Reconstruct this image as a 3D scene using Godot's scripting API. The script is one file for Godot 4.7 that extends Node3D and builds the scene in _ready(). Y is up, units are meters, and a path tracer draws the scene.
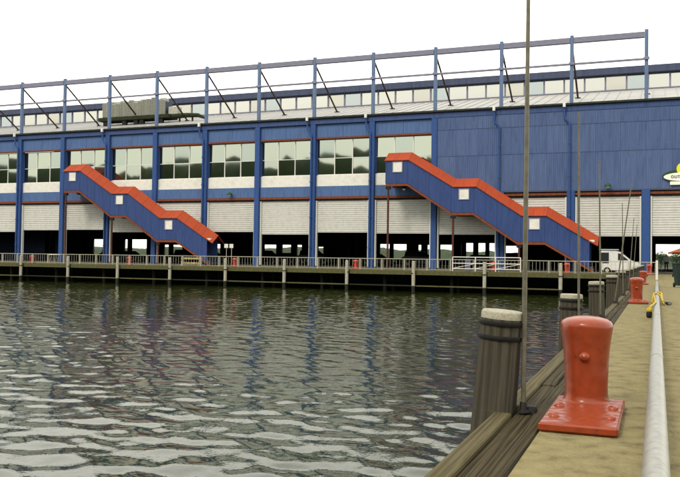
extends Node3D
# Blue wharf shed across a dock, seen from a low jetty. The photographed jetty deck is y = 0.

const BAY := 6.9
const FRONT := -81.92
const FLOOR := 0.2
const WATER := -2.1
const BACK := -125.0
const ORD := ["first", "second", "third", "fourth", "fifth", "sixth", "seventh", "eighth", "ninth", "tenth", "eleventh", "twelfth", "thirteenth"]

var M := {}
var used := {}
var rng := RandomNumberGenerator.new()

func col_x(i: float) -> float:
	return -0.995 + (i - 11.0) * BAY

# ---------------------------------------------------------------- mesh builder
class MB:
	var v := PackedVector3Array()
	var n := PackedVector3Array()
	var uv := PackedVector2Array()
	var c := PackedColorArray()
	var ix := PackedInt32Array()
	var tint := Color(1, 1, 1)
	var colored := false
	var grain := false
	func face(p: Array, out: Vector3) -> void:
		var nn: Vector3 = (p[1] - p[0]).cross(p[2] - p[0]).normalized()
		var flip := nn.dot(out) < 0.0
		if flip: nn = -nn
		var b := v.size()
		for q in p:
			v.append(q); n.append(nn); uv.append(Vector2(q.x + q.y * 0.8, q.z) if grain else Vector2(q.x + q.z, q.y)); c.append(tint)
		for k in range(1, p.size() - 1):
			if flip: ix.append_array([b, b + k, b + k + 1])
			else: ix.append_array([b, b + k + 1, b + k])
	func box(ce: Vector3, s: Vector3, bs := Basis.IDENTITY) -> void:
		var h := s * 0.5
		for a in 3:
			for sg in [-1.0, 1.0]:
				var o := Vector3.ZERO; o[a] = sg
				var p := []
				for q in [[-1, -1], [1, -1], [1, 1], [-1, 1]]:
					var w := Vector3.ZERO
					w[a] = sg * h[a]; w[(a + 1) % 3] = q[0] * h[(a + 1) % 3]; w[(a + 2) % 3] = q[1] * h[(a + 2) % 3]
					p.append(ce + bs * w)
				face(p, bs * o)
	func span(lo: Vector3, hi: Vector3) -> void:
		box((lo + hi) * 0.5, hi - lo)
	func cham(ce: Vector3, s: Vector3, ch: float, bs := Basis.IDENTITY) -> void:
		var h := s * 0.5
		var pt := func(sg: Vector3, a: int) -> Vector3:
			var w := Vector3(sg.x * (h.x - ch), sg.y * (h.y - ch), sg.z * (h.z - ch))
			w[a] = sg[a] * h[a]
			return ce + bs * w
		for a in 3:
			var b := (a + 1) % 3
			var d := (a + 2) % 3
			for sa in [-1.0, 1.0]:
				var p := []
				for q in [[-1.0, -1.0], [1.0, -1.0], [1.0, 1.0], [-1.0, 1.0]]:
					var sg := Vector3.ZERO; sg[a] = sa; sg[b] = q[0]; sg[d] = q[1]
					p.append(pt.call(sg, a))
				var o := Vector3.ZERO; o[a] = sa
				face(p, bs * o)
				for sb in [-1.0, 1.0]:
					var s0 := Vector3.ZERO; s0[a] = sa; s0[b] = sb; s0[d] = -1.0
					var s1 := s0; s1[d] = 1.0
					var o2 := Vector3.ZERO; o2[a] = sa; o2[b] = sb
					face([pt.call(s0, a), pt.call(s1, a), pt.call(s1, b), pt.call(s0, b)], bs * o2)
		for x in [-1.0, 1.0]:
			for y in [-1.0, 1.0]:
				for z in [-1.0, 1.0]:
					var sg := Vector3(x, y, z)
					face([pt.call(sg, 0), pt.call(sg, 1), pt.call(sg, 2)], bs * sg)
	func grid(pts: Array, nor: Array, rows: int, cols: int, uvs := []) -> void:
		var b := v.size()
		for k in pts.size():
			v.append(pts[k]); n.append(nor[k]); c.append(tint)
			uv.append(uvs[k] if uvs.size() else Vector2.ZERO)
		for r in rows - 1:
			for q in cols - 1:
				var i0 := b + r * cols + q
				var i1 := i0 + 1
				var i2 := i0 + cols
				var i3 := i2 + 1
				var nn: Vector3 = (v[i1] - v[i0]).cross(v[i2] - v[i0])
				if nn.length_squared() < 1e-14: nn = (v[i3] - v[i1]).cross(v[i2] - v[i1])
				if nn.dot(n[i0] + n[i3]) > 0.0: ix.append_array([i0, i2, i1, i1, i2, i3])
				else: ix.append_array([i0, i1, i2, i1, i3, i2])
	func tube(path: Array, radius, sides := 8, caps := true) -> void:
		var pts := []; var nor := []; var uvs := []
		var up := Vector3.UP
		var t0: Vector3 = (path[1] - path[0]).normalized()
		if absf(t0.dot(up)) > 0.95: up = Vector3.RIGHT
		for k in path.size():
			var t: Vector3
			if k == 0: t = path[1] - path[0]
			elif k == path.size() - 1: t = path[k] - path[k - 1]
			else: t = (path[k + 1] - path[k]).normalized() + (path[k] - path[k - 1]).normalized()
			t = t.normalized()
			var e := t.cross(up).normalized()
			var f := e.cross(t).normalized()
			up = f
			var r: float = radius if not (radius is Array) else radius[k]
			for s in sides + 1:
				var a := TAU * s / sides
				var d := e * cos(a) + f * sin(a)
				pts.append(path[k] + d * r); nor.append(d); uvs.append(Vector2(float(s) / sides, k))
		grid(pts, nor, path.size(), sides + 1, uvs)
		if caps:
			for k in [0, path.size() - 1]:
				var p := []
				for s in sides: p.append(pts[k * (sides + 1) + s])
				var o: Vector3 = (path[0] - path[1]) if k == 0 else (path[k] - path[k - 1])
				face(p, o)
	func lathe(prof: Array, seg: int, xf := Transform3D.IDENTITY, wob := 0.0, nz: FastNoiseLite = null) -> void:
		var pts := []; var nor := []; var uvs := []
		for k in prof.size():
			var p: Vector2 = prof[k]
			var d: Vector2 = prof[mini(k + 1, prof.size() - 1)] - prof[maxi(k - 1, 0)]
			var q := Vector2(d.y, -d.x).normalized()
			for s in seg + 1:
				var a := TAU * s / seg
				var r := p.x
				if nz: r *= 1.0 + wob * nz.get_noise_3d(cos(a) * 40.0, p.y * 14.0, sin(a) * 40.0)
				pts.append(xf * Vector3(cos(a) * r, p.y, sin(a) * r))
				nor.append((xf.basis * Vector3(cos(a) * q.x, q.y, sin(a) * q.x)).normalized())
				uvs.append(Vector2(float(s) / seg, p.y))
		grid(pts, nor, prof.size(), seg + 1, uvs)
	# polygon in the XY plane, extruded from z0 to z1
	func prism(poly: PackedVector2Array, z0: float, z1: float, xf := Transform3D.IDENTITY) -> void:
		var tri := Geometry2D.triangulate_polygon(poly)
		for zz in [z0, z1]:
			for k in range(0, tri.size(), 3):
				var p := []
				for j in 3: p.append(xf * Vector3(poly[tri[k + j]].x, poly[tri[k + j]].y, zz))
				face(p, xf.basis * Vector3(0, 0, 1.0 if zz == maxf(z0, z1) else -1.0))
		var ccw := not Geometry2D.is_polygon_clockwise(poly)
		for k in poly.size():
			var a := poly[k]
			var b := poly[(k + 1) % poly.size()]
			var o := Vector2(b.y - a.y, a.x - b.x) * (1.0 if ccw else -1.0)
			face([xf * Vector3(a.x, a.y, z0), xf * Vector3(b.x, b.y, z0), xf * Vector3(b.x, b.y, z1), xf * Vector3(a.x, a.y, z1)], xf.basis * Vector3(o.x, o.y, 0))
	func ball(ce: Vector3, r: Vector3, seg := 12) -> void:
		var pts := []; var nor := []
		var rows := seg / 2 + 1
		for k in rows:
			var e := PI * k / (rows - 1) - PI / 2
			for s in seg + 1:
				var a := TAU * s / seg
				var d := Vector3(cos(a) * cos(e), sin(e), sin(a) * cos(e))
				pts.append(ce + d * r); nor.append((d / r).normalized())
		grid(pts, nor, rows, seg + 1)
	func mesh() -> ArrayMesh:
		var a := []; a.resize(Mesh.ARRAY_MAX)
		a[Mesh.ARRAY_VERTEX] = v; a[Mesh.ARRAY_NORMAL] = n; a[Mesh.ARRAY_TEX_UV] = uv; a[Mesh.ARRAY_INDEX] = ix
		if colored: a[Mesh.ARRAY_COLOR] = c
		var m := ArrayMesh.new()
		m.add_surface_from_arrays(Mesh.PRIMITIVE_TRIANGLES, a)
		return m

# ---------------------------------------------------------------- object helpers
func numbered(parent: Node, called: String) -> String:
	var key := str(parent.get_instance_id()) + called
	var k: int = used.get(key, 0)
	used[key] = k + 1
	return called if k == 0 else "%s_%03d" % [called, k]

func put(parent: Node, called: String, mesh: Mesh, m: Material, at := Vector3.ZERO, bs := Basis.IDENTITY) -> MeshInstance3D:
	var o := MeshInstance3D.new()
	o.name = numbered(parent, called)
	o.mesh = mesh
	o.material_override = m
	o.transform = Transform3D(bs, at)
	parent.add_child(o)
	return o

func add(parent: Node, called: String, b: MB, m: Material, at := Vector3.ZERO) -> MeshInstance3D:
	return put(parent, called, b.mesh(), m, at)

func group_node(parent: Node, called: String, at := Vector3.ZERO) -> Node3D:
	var o := Node3D.new()
	o.name = numbered(parent, called)
	o.position = at
	parent.add_child(o)
	return o

func tag(o: Node, label: String, category: String, grp := "", kind := "") -> Node:
	if label: o.set_meta("label", label)
	if category: o.set_meta("category", category)
	if grp: o.set_meta("group", grp)
	if kind: o.set_meta("kind", kind)
	return o

func thing(called: String, label: String, category: String, at := Vector3.ZERO, turn := 0.0, grp := "") -> Node3D:
	var o := group_node(self, called, at)
	o.rotation.y = turn
	tag(o, label, category, grp)
	return o

func copy(src: Node3D, called: String, label: String, at: Vector3, turn := 0.0) -> Node3D:
	var o: Node3D = src.duplicate()
	o.name = numbered(self, called)
	add_child(o)
	o.position = at
	o.rotation.y = turn
	o.set_meta("label", label)
	return o

# ---------------------------------------------------------------- materials
func noise(freq: float, seed_: int, oct := 4, type := FastNoiseLite.TYPE_SIMPLEX_SMOOTH) -> FastNoiseLite:
	var f := FastNoiseLite.new()
	f.noise_type = type; f.frequency = freq; f.seed = seed_
	f.fractal_octaves = oct
	return f

func ramp_tex(size: Vector2i, out: Vector2i, f: FastNoiseLite, stops: Array, f2: FastNoiseLite = null, amt := 0.0) -> ImageTexture:
	var im := f.get_seamless_image(size.x, size.y)
	var d := im.get_data()
	var d2 := PackedByteArray()
	if f2: d2 = f2.get_seamless_image(size.x, size.y).get_data()
	var r := PackedByteArray(); r.resize(size.x * size.y * 3)
	var lut := []
	for k in 256:
		var t := k / 255.0
		var cc: Color = stops[0][1]
		for s in stops.size() - 1:
			if t >= stops[s][0]:
				cc = stops[s][1].lerp(stops[s + 1][1], clampf((t - stops[s][0]) / (stops[s + 1][0] - stops[s][0]), 0, 1))
		lut.append(cc)
	for k in size.x * size.y:
		var q := d[k]
		if f2: q = clampi(int(q + amt * (d2[k] - 128)), 0, 255)
		var cc: Color = lut[q]
		r[k * 3] = int(cc.r * 255); r[k * 3 + 1] = int(cc.g * 255); r[k * 3 + 2] = int(cc.b * 255)
	var o := Image.create_from_data(size.x, size.y, false, Image.FORMAT_RGB8, r)
	if out != size: o.resize(out.x, out.y, Image.INTERPOLATE_CUBIC)
	o.generate_mipmaps()
	return ImageTexture.create_from_image(o)

func normal_tex(size: Vector2i, out: Vector2i, f: FastNoiseLite, k: float) -> ImageTexture:
	var im := f.get_seamless_image(size.x, size.y)
	if out != size: im.resize(out.x, out.y, Image.INTERPOLATE_CUBIC)
	im.convert(Image.FORMAT_RGBA8)
	im.bump_map_to_normal_map(k)
	return ImageTexture.create_from_image(im)

func lin(r: float, g: float, b: float) -> Color:
	return Color(r, g, b).linear_to_srgb()

func mat(called: String, color: Color, rough: float, tex: Texture2D = null, scale := 0.3, metal := 0.0, nrm: Texture2D = null, nk := 0.5) -> StandardMaterial3D:
	var m := StandardMaterial3D.new()
	m.albedo_color = color
	m.roughness = rough
	m.metallic = metal
	if rough > 0.4 and metal == 0.0: m.metallic_specular = 0.25   # chalky, weathered surfaces
	if tex or nrm:
		m.uv1_triplanar = true
		m.uv1_world_triplanar = true
		m.uv1_scale = Vector3.ONE * scale
	if tex: m.albedo_texture = tex
	if nrm:
		m.normal_enabled = true; m.normal_texture = nrm; m.normal_scale = nk
	M[called] = m
	return m

func grain_mat(called: String, color: Color, tex: Texture2D, nrm: Texture2D, scale: Vector3) -> StandardMaterial3D:
	var m := mat(called, color, 0.85)
	m.albedo_texture = tex
	m.normal_enabled = true; m.normal_texture = nrm; m.normal_scale = 0.9
	m.uv1_scale = scale
	return m

func g3(a: float) -> Color:
	return Color(a, a, a)

func make_materials() -> void:
	var S := Vector2i(512, 512)
	var grime := ramp_tex(S, S, noise(0.012, 3, 5), [[0.0, g3(0.70)], [0.45, g3(0.90)], [1.0, g3(1.0)]])
	var pale := ramp_tex(S, S, noise(0.012, 13, 5), [[0.0, g3(0.9)], [0.5, g3(0.97)], [1.0, g3(1.0)]])
	var streak := ramp_tex(Vector2i(512, 48), S, noise(0.035, 7, 4), [[0.0, Color(0.82, 0.83, 0.86)], [0.4, Color(0.93, 0.93, 0.93)], [1.0, Color(1, 1, 1)]])
	var peel := ramp_tex(S, S, noise(0.02, 11, 5), [[0.0, Color(0.78, 0.8, 0.84)], [0.55, Color(0.93, 0.93, 0.93)], [0.72, Color(0.98, 0.98, 0.97)], [1.0, Color(1, 0.99, 0.96)]])
	var wood := ramp_tex(Vector2i(512, 24), S, noise(0.05, 21, 5), [[0.0, Color(0.35, 0.33, 0.28)], [0.35, Color(0.62, 0.6, 0.55)], [0.6, Color(0.86, 0.85, 0.8)], [1.0, Color(1, 1, 0.97)]], noise(0.3, 22, 2), 0.35)
	var chip := ramp_tex(S, S, noise(0.03, 71, 5), [[0.0, g3(0.35)], [0.10, g3(0.5)], [0.15, g3(0.88)], [0.6, g3(0.96)], [1.0, g3(1.0)]])
	var bark_tex := ramp_tex(Vector2i(512, 40), S, noise(0.03, 24, 5), [[0.0, Color(0.6, 0.58, 0.54)], [0.45, Color(0.82, 0.81, 0.78)], [0.7, Color(0.95, 0.95, 0.93)], [1.0, Color(1, 1, 1)]], noise(0.25, 25, 2), 0.2)
	var conc := ramp_tex(Vector2i(1024, 1024), Vector2i(1024, 1024), noise(0.010, 31, 6), [[0.0, Color(0.62, 0.61, 0.58)], [0.2, Color(0.84, 0.83, 0.80)], [0.5, Color(0.91, 0.90, 0.88)], [0.8, Color(0.95, 0.94, 0.92)], [1.0, Color(1, 1, 1)]], noise(0.4, 32, 3), 0.9)
	var speck := normal_tex(S, S, noise(0.11, 41, 4), 3.0)
	var woodn := normal_tex(Vector2i(512, 24), S, noise(0.06, 21, 5), 4.0)
	var rip := normal_tex(S, S, noise(0.03, 51, 4), 5.0)
	var soft := normal_tex(S, S, noise(0.02, 61, 2), 2.0)
	mat("blue_wall", lin(0.074, 0.112, 0.230), 0.6, streak, 0.16)
	mat("blue_wall_b", lin(0.079, 0.118, 0.238), 0.6, streak, 0.13)
	mat("blue_wall_c", lin(0.070, 0.107, 0.224), 0.6, streak, 0.19)
	mat("blue_panel", lin(0.068, 0.122, 0.265), 0.6, streak, 0.22)
	mat("blue_band", lin(0.042, 0.072, 0.18), 0.55, streak, 0.2)
	mat("blue_col", lin(0.028, 0.066, 0.20), 0.6, pale, 0.4)
	mat("blue_stair", lin(0.030, 0.055, 0.165), 0.6, streak, 0.25)
	mat("blue_stair_b", lin(0.031, 0.057, 0.168), 0.6, streak, 0.21)
	mat("truss", lin(0.17, 0.17, 0.235), 0.5, pale, 0.3)
	mat("truss_post", lin(0.10, 0.145, 0.25), 0.5, pale, 0.3)
	mat("orange", lin(0.305, 0.050, 0.018), 0.55, streak, 0.3)
	mat("orange_b", lin(0.295, 0.048, 0.017), 0.55, streak, 0.24)
	mat("rust", lin(0.18, 0.050, 0.022), 0.6, grime, 0.5)
	mat("brown_post", lin(0.085, 0.030, 0.024), 0.55, grime, 0.5)
	mat("brace", lin(0.05, 0.032, 0.026), 0.6, grime, 0.5)
	mat("eave", lin(0.050, 0.062, 0.108), 0.6, streak, 0.2)
	mat("gutter", lin(0.03, 0.035, 0.03), 0.6, grime, 0.3)
	mat("roof", lin(0.33, 0.325, 0.32), 0.6, pale, 0.15)
	mat("shutter", lin(0.50, 0.495, 0.47), 0.5, pale, 0.25)
	mat("shutter_b", lin(0.47, 0.465, 0.44), 0.5, pale, 0.21)
	mat("white_panel", lin(0.60, 0.59, 0.55), 0.5, pale, 0.2)
	mat("white", lin(0.55, 0.54, 0.51), 0.5, pale, 0.5)
	mat("white_frame", lin(0.55, 0.56, 0.52), 0.45)
	mat("dark_frame", lin(0.05, 0.06, 0.09), 0.5)
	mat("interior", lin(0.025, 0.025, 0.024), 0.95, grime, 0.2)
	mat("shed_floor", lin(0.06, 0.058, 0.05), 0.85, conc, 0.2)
	mat("deck", lin(0.15, 0.14, 0.085), 0.85, conc, 0.24)
	mat("deck_edge", lin(0.085, 0.084, 0.035), 0.85, grime, 0.6)
	mat("seawall", lin(0.03, 0.03, 0.022), 0.9, grime, 0.4)
	mat("concrete", lin(0.200, 0.172, 0.088), 0.88, conc, 0.42, 0.0, speck, 0.8)
	mat("concrete_b", lin(0.193, 0.165, 0.084), 0.88, conc, 0.37, 0.0, speck, 0.8)
	grain_mat("timber", lin(0.092, 0.077, 0.040), bark_tex, woodn, Vector3(2.2, 0.35, 1))
	grain_mat("timber_dark", lin(0.055, 0.043, 0.021), wood, woodn, Vector3(2.2, 0.4, 1))
	grain_mat("pile", lin(0.066, 0.060, 0.046), bark_tex, woodn, Vector3(1.0, 0.4, 1))
	mat("pile_cap", lin(0.33, 0.31, 0.24), 0.85, grime, 6.0, 0.0, speck, 0.5)
	mat("band", lin(0.012, 0.011, 0.011), 0.6, grime, 2.0)
	mat("fender", lin(0.36, 0.34, 0.27), 0.85, grime, 0.8)
	mat("fender_wet", lin(0.02, 0.02, 0.014), 0.5, grime, 0.8)
	var bp := mat("bollard", lin(0.225, 0.036, 0.011), 0.25, chip, 0.7, 0.0, soft, 0.8)
	bp.metallic_specular = 0.4
	mat("bollard_far", lin(0.36, 0.036, 0.014), 0.4, pale, 1.2)
	mat("pipe", lin(0.30, 0.297, 0.27), 0.42, grime, 1.7, 0.5, soft, 0.25)
	mat("steel_pole", lin(0.13, 0.12, 0.085), 0.5, grime, 1.5, 0.4)
	mat("rail", lin(0.33, 0.32, 0.26), 0.5, pale, 0.8)
	mat("black", lin(0.012, 0.012, 0.012), 0.5)
	mat("yellow", lin(0.42, 0.29, 0.012), 0.5, grime, 2.0)
	mat("green_bin", lin(0.018, 0.035, 0.03), 0.5, grime, 1.0)
	mat("cream", lin(0.55, 0.45, 0.24), 0.7, wood, 0.7)
	mat("louver", lin(0.40, 0.405, 0.35), 0.6, grime, 0.8)
	mat("moss", lin(0.040, 0.048, 0.028), 0.9, wood, 0.5)
	mat("boat_white", lin(0.52, 0.515, 0.50), 0.3, pale, 0.4)
	mat("canvas", lin(0.3, 0.32, 0.34), 0.8)
	mat("tyre", lin(0.015, 0.015, 0.015), 0.9)
	mat("lamp_glass", lin(0.6, 0.62, 0.6), 0.15)
	mat("umbrella", lin(0.55, 0.13, 0.03), 0.8)
	mat("sign_green", lin(0.02, 0.06, 0.02), 0.5)
	mat("sign_yellow", lin(0.6, 0.55, 0.03), 0.5)
	mat("sign_white", lin(0.7, 0.7, 0.6), 0.5)
	mat("sign_ink", lin(0.06, 0.03, 0.12), 0.6)
	mat("hill", lin(0.035, 0.05, 0.026), 0.95, grime, 0.03)
	mat("bark", lin(0.07, 0.05, 0.035), 0.9)
	mat("leaf", lin(0.05, 0.085, 0.03), 0.7)
	# sun-control glass with a metal film: it mirrors the bright sky and the far shore
	mat("glass", lin(0.30, 0.325, 0.27), 0.03, null, 1.0, 1.0)
	mat("glass_b", lin(0.28, 0.305, 0.26), 0.03, null, 1.0, 1.0)
	mat("glass_c", lin(0.26, 0.295, 0.26), 0.04, null, 1.0, 1.0)
	mat("clear_a", lin(0.40, 0.40, 0.37), 0.12, null, 1.0, 1.0)
	mat("clear_b", lin(0.37, 0.36, 0.32), 0.15, null, 1.0, 1.0)
	mat("clear_c", lin(0.30, 0.33, 0.33), 0.12, null, 1.0, 1.0)
	mat("car_glass", lin(0.02, 0.022, 0.025), 0.05)
	mat("car_red_light", lin(0.3, 0.01, 0.01), 0.3)
	var w := mat("water", lin(0.011, 0.016, 0.003), 0.015, null, 0.5, 0.0, rip, 0.07)
	w.metallic_specular = 0.4

# ---------------------------------------------------------------- ready
func _ready() -> void:
	rng.seed = 20
	var cam := Camera3D.new()
	cam.name = "camera"
	cam.position = Vector3(0, 1.05, 0)
	cam.rotation = Vector3(0.0248, 0.375, 0.0140)
	cam.fov = 32.97
	cam.near = 0.05
	cam.far = 4000.0
	add_child(cam)
	cam.current = true

	var cloud := noise(0.011, 77, 5)
	var cover := Image.create(512, 256, false, Image.FORMAT_RGBA8)
	for y in 256:
		var lat := (0.5 - (y + 0.5) / 256.0) * PI
		for x in 512:
			var a := TAU * x / 512.0
			var p := Vector3(cos(a) * cos(lat), sin(lat) * 3.2, sin(a) * cos(lat)) * 110.0
			var t := clampf(0.5 + 0.9 * cloud.get_noise_3dv(p), 0, 1)
			cover.set_pixel(x, y, Color(1, 0.985, 0.95, t))
	var sm := ProceduralSkyMaterial.new()
	sm.sky_top_color = Color(0.87, 0.87, 0.845)
	sm.sky_horizon_color = Color(0.90, 0.89, 0.84)
	sm.sky_curve = 0.2
	sm.ground_horizon_color = Color(0.45, 0.45, 0.42)
	sm.ground_bottom_color = Color(0.2, 0.2, 0.17)
	sm.sky_cover = ImageTexture.create_from_image(cover)
	sm.sky_cover_modulate = Color(0.42, 0.412, 0.385)
	sm.sun_angle_max = 1.0
	var sky := Sky.new()
	sky.sky_material = sm
	var env := Environment.new()
	env.background_mode = Environment.BG_SKY
	env.sky = sky
	env.tonemap_mode = Environment.TONE_MAPPER_LINEAR
	env.tonemap_exposure = 2.7
	env.sdfgi_enabled = true
	env.ssao_enabled = true
	env.ssil_enabled = true
	var we := WorldEnvironment.new()
	we.name = "world_environment"
	we.environment = env
	add_child(we)
	var sun := DirectionalLight3D.new()
	sun.name = "sun"
	sun.light_energy = 0.3
	sun.light_color = Color(1.0, 0.96, 0.88)
	sun.light_angular_distance = 14.0
	sun.shadow_enabled = true
	add_child(sun)
	sun.look_at_from_position(Vector3(-20, 60, 35), Vector3(0, 0, -20), Vector3.UP)

	make_materials()
	build_setting()
	build_water()
	build_shed()
	build_stairs()
	build_wharf_edge()
	build_jetty_objects()
	build_passage()
	build_interior()

# ---------------------------------------------------------------- ground, jetty, hills
func struct_node(called: String, at := Vector3.ZERO) -> Node3D:
	var o := group_node(self, called, at)
	o.set_meta("kind", "structure")
	return o

func build_setting() -> void:
	# jetty: concrete slabs with open joints, a timber plank and an outer timber kerb beam
	var j := struct_node("jetty")
	var z := 12.0
	var k := 0
	while z > -75.4:
		var z1 := maxf(z - 6.0, -75.5)
		var b := MB.new()
		b.cham(Vector3((-0.68 + 7.0) * 0.5, -0.225, (z + z1) * 0.5), Vector3(7.68, 0.45, z - z1 - 0.014), 0.012)
		add(j, "concrete_slab", b, M["concrete" if k % 2 == 0 else "concrete_b"])
		z = z1; k += 1
	var pz := pile_spots()
	# the plank in lengths
	z = 10.0
	k = 0
	while z > -75.0:
		var len_ := 4.2 + 0.9 * sin(k * 2.3)
		var z1 := maxf(z - len_, -75.5)
		for strip in [[-0.918, -0.806], [-0.800, -0.686]]:
			var b := MB.new(); b.grain = true
			var dy := 0.006 * sin(k * 3.1 + strip[0] * 40.0)
			b.cham(Vector3((strip[0] + strip[1]) * 0.5, -0.09 + dy, (z + z1) * 0.5), Vector3(strip[1] - strip[0], 0.16, z - z1 - 0.006), 0.01)
			add(j, "timber_plank", b, M["timber_dark"])
		z = z1; k += 1
	# outer beam, interrupted at every pile
	var edges := [10.0]
	for p in pz: edges.append_array([p + 0.16, p - 0.16])
	edges.append(-75.5)
	for e in range(0, edges.size(), 2):
		var a: float = edges[e]
		var c: float = edges[e + 1]
		var b := MB.new(); b.grain = true
		b.cham(Vector3(-0.982, -0.13, (a + c) * 0.5), Vector3(0.122, 0.28, a - c - 0.004), 0.008)
		add(j, "timber_beam", b, M.timber)
	var under := MB.new()
	under.span(Vector3(-0.9, -0.9, -75.4), Vector3(6.8, -0.46, 11.8))
	add(j, "jetty_frame", under, M.seawall)
	var zz := 4.0
	while zz > -74.0:
		for xx in [-0.55, 3.0, 6.4]:
			var b := MB.new()
			b.tube([Vector3(xx, -5.0, zz), Vector3(xx, -0.88, zz)], 0.17, 10)
			add(j, "bearing_pile", b, M.fender_wet)
		zz -= 5.4

	# far wharf apron in front of the shed
	var d := struct_node("wharf_deck")
	var x0 := -104.5
	while x0 < 12.6:
		var b := MB.new()
		b.cham(Vector3(x0 + BAY * 0.5, -0.2, (-75.5 + FRONT) * 0.5 + 0.04), Vector3(BAY - 0.02, 0.4, FRONT * -1.0 - 75.5 - 0.08), 0.02)
		add(d, "deck_slab", b, M.deck)
		var b2 := MB.new()
		b2.cham(Vector3(x0 + BAY * 0.5, -0.22, -75.42), Vector3(BAY - 0.03, 0.46, 0.16), 0.025)
		if x0 < -7.0: add(d, "edge_beam", b2, M.deck_edge)
		x0 += BAY
	var lintel := MB.new()
	lintel.span(Vector3(-104.5, -4.5, -84.0), Vector3(12.8, -0.42, -83.0))
	add(d, "sea_wall", lintel, M.seawall)
	for i in range(-1, 11):
		for zz2 in [-77.6, -80.4]:
			var b := MB.new()
			b.tube([Vector3(col_x(i) + 3.0, -5.0, zz2), Vector3(col_x(i) + 3.0, -0.41, zz2)], 0.2, 8)
			add(d, "bearing_pile", b, M.fender_wet)
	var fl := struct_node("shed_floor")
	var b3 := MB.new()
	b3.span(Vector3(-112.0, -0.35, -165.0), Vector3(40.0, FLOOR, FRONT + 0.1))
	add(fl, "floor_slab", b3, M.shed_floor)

	# wooded far shores: one behind the viewer (mirrored in the shed windows), one low behind the shed
	var h := MB.new()
	var nz := noise(0.006, 5, 5)
	var nf := noise(0.06, 6, 4)
	var pts := []; var nor := []
	var cols := 301
	for r in 14:
		for c in cols:
			var x := -460.0 + c * 2.9
			var zq := 130.0 + r * 12.0
			var rise := smoothstep(0.0, 4.0, float(r))
			var y := WATER - 0.5 + rise * (42.0 + 5.0 * nz.get_noise_2d(x, 0) + 7.0 * absf(nf.get_noise_2d(x, zq)) + 6.0 * absf(nf.get_noise_2d(x * 3.1, zq * 2.0 + 90.0)) + 0.8 * r)
			pts.append(Vector3(x, y, zq)); nor.append(Vector3.UP)
	smooth_normals(pts, nor, 14, cols)
	h.grid(pts, nor, 14, cols)
	var ho := add(self, "hills", h, M.hill)
	ho.set_meta("kind", "structure")
	var h2 := MB.new()
	pts = []; nor = []
	cols = 161
	for r in 8:
		for c in cols:
			var x := -900.0 + c * 8.0
			var zq := -640.0 - r * 14.0
			var y := WATER - 0.5 + smoothstep(0.0, 3.0, float(r)) * (11.0 + 7.0 * nz.get_noise_2d(x, 300.0) + 4.0 * absf(nf.get_noise_2d(x, zq)))
			pts.append(Vector3(x, y, zq)); nor.append(Vector3.UP)
	smooth_normals(pts, nor, 8, cols)
	h2.grid(pts, nor, 8, cols)
	var hb := add(self, "hills", h2, M.hill)
	hb.set_meta("kind", "structure")

func smooth_normals(pts: Array, nor: Array, rows: int, cols: int) -> void:
	for r in rows:
		for c in cols:
			var dx: Vector3 = pts[r * cols + mini(c + 1, cols - 1)] - pts[r * cols + maxi(c - 1, 0)]
			var dz: Vector3 = pts[mini(r + 1, rows - 1) * cols + c] - pts[maxi(r - 1, 0) * cols + c]
			var nn := dz.cross(dx).normalized()
			nor[r * cols + c] = nn if nn.y > 0 else -nn

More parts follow.
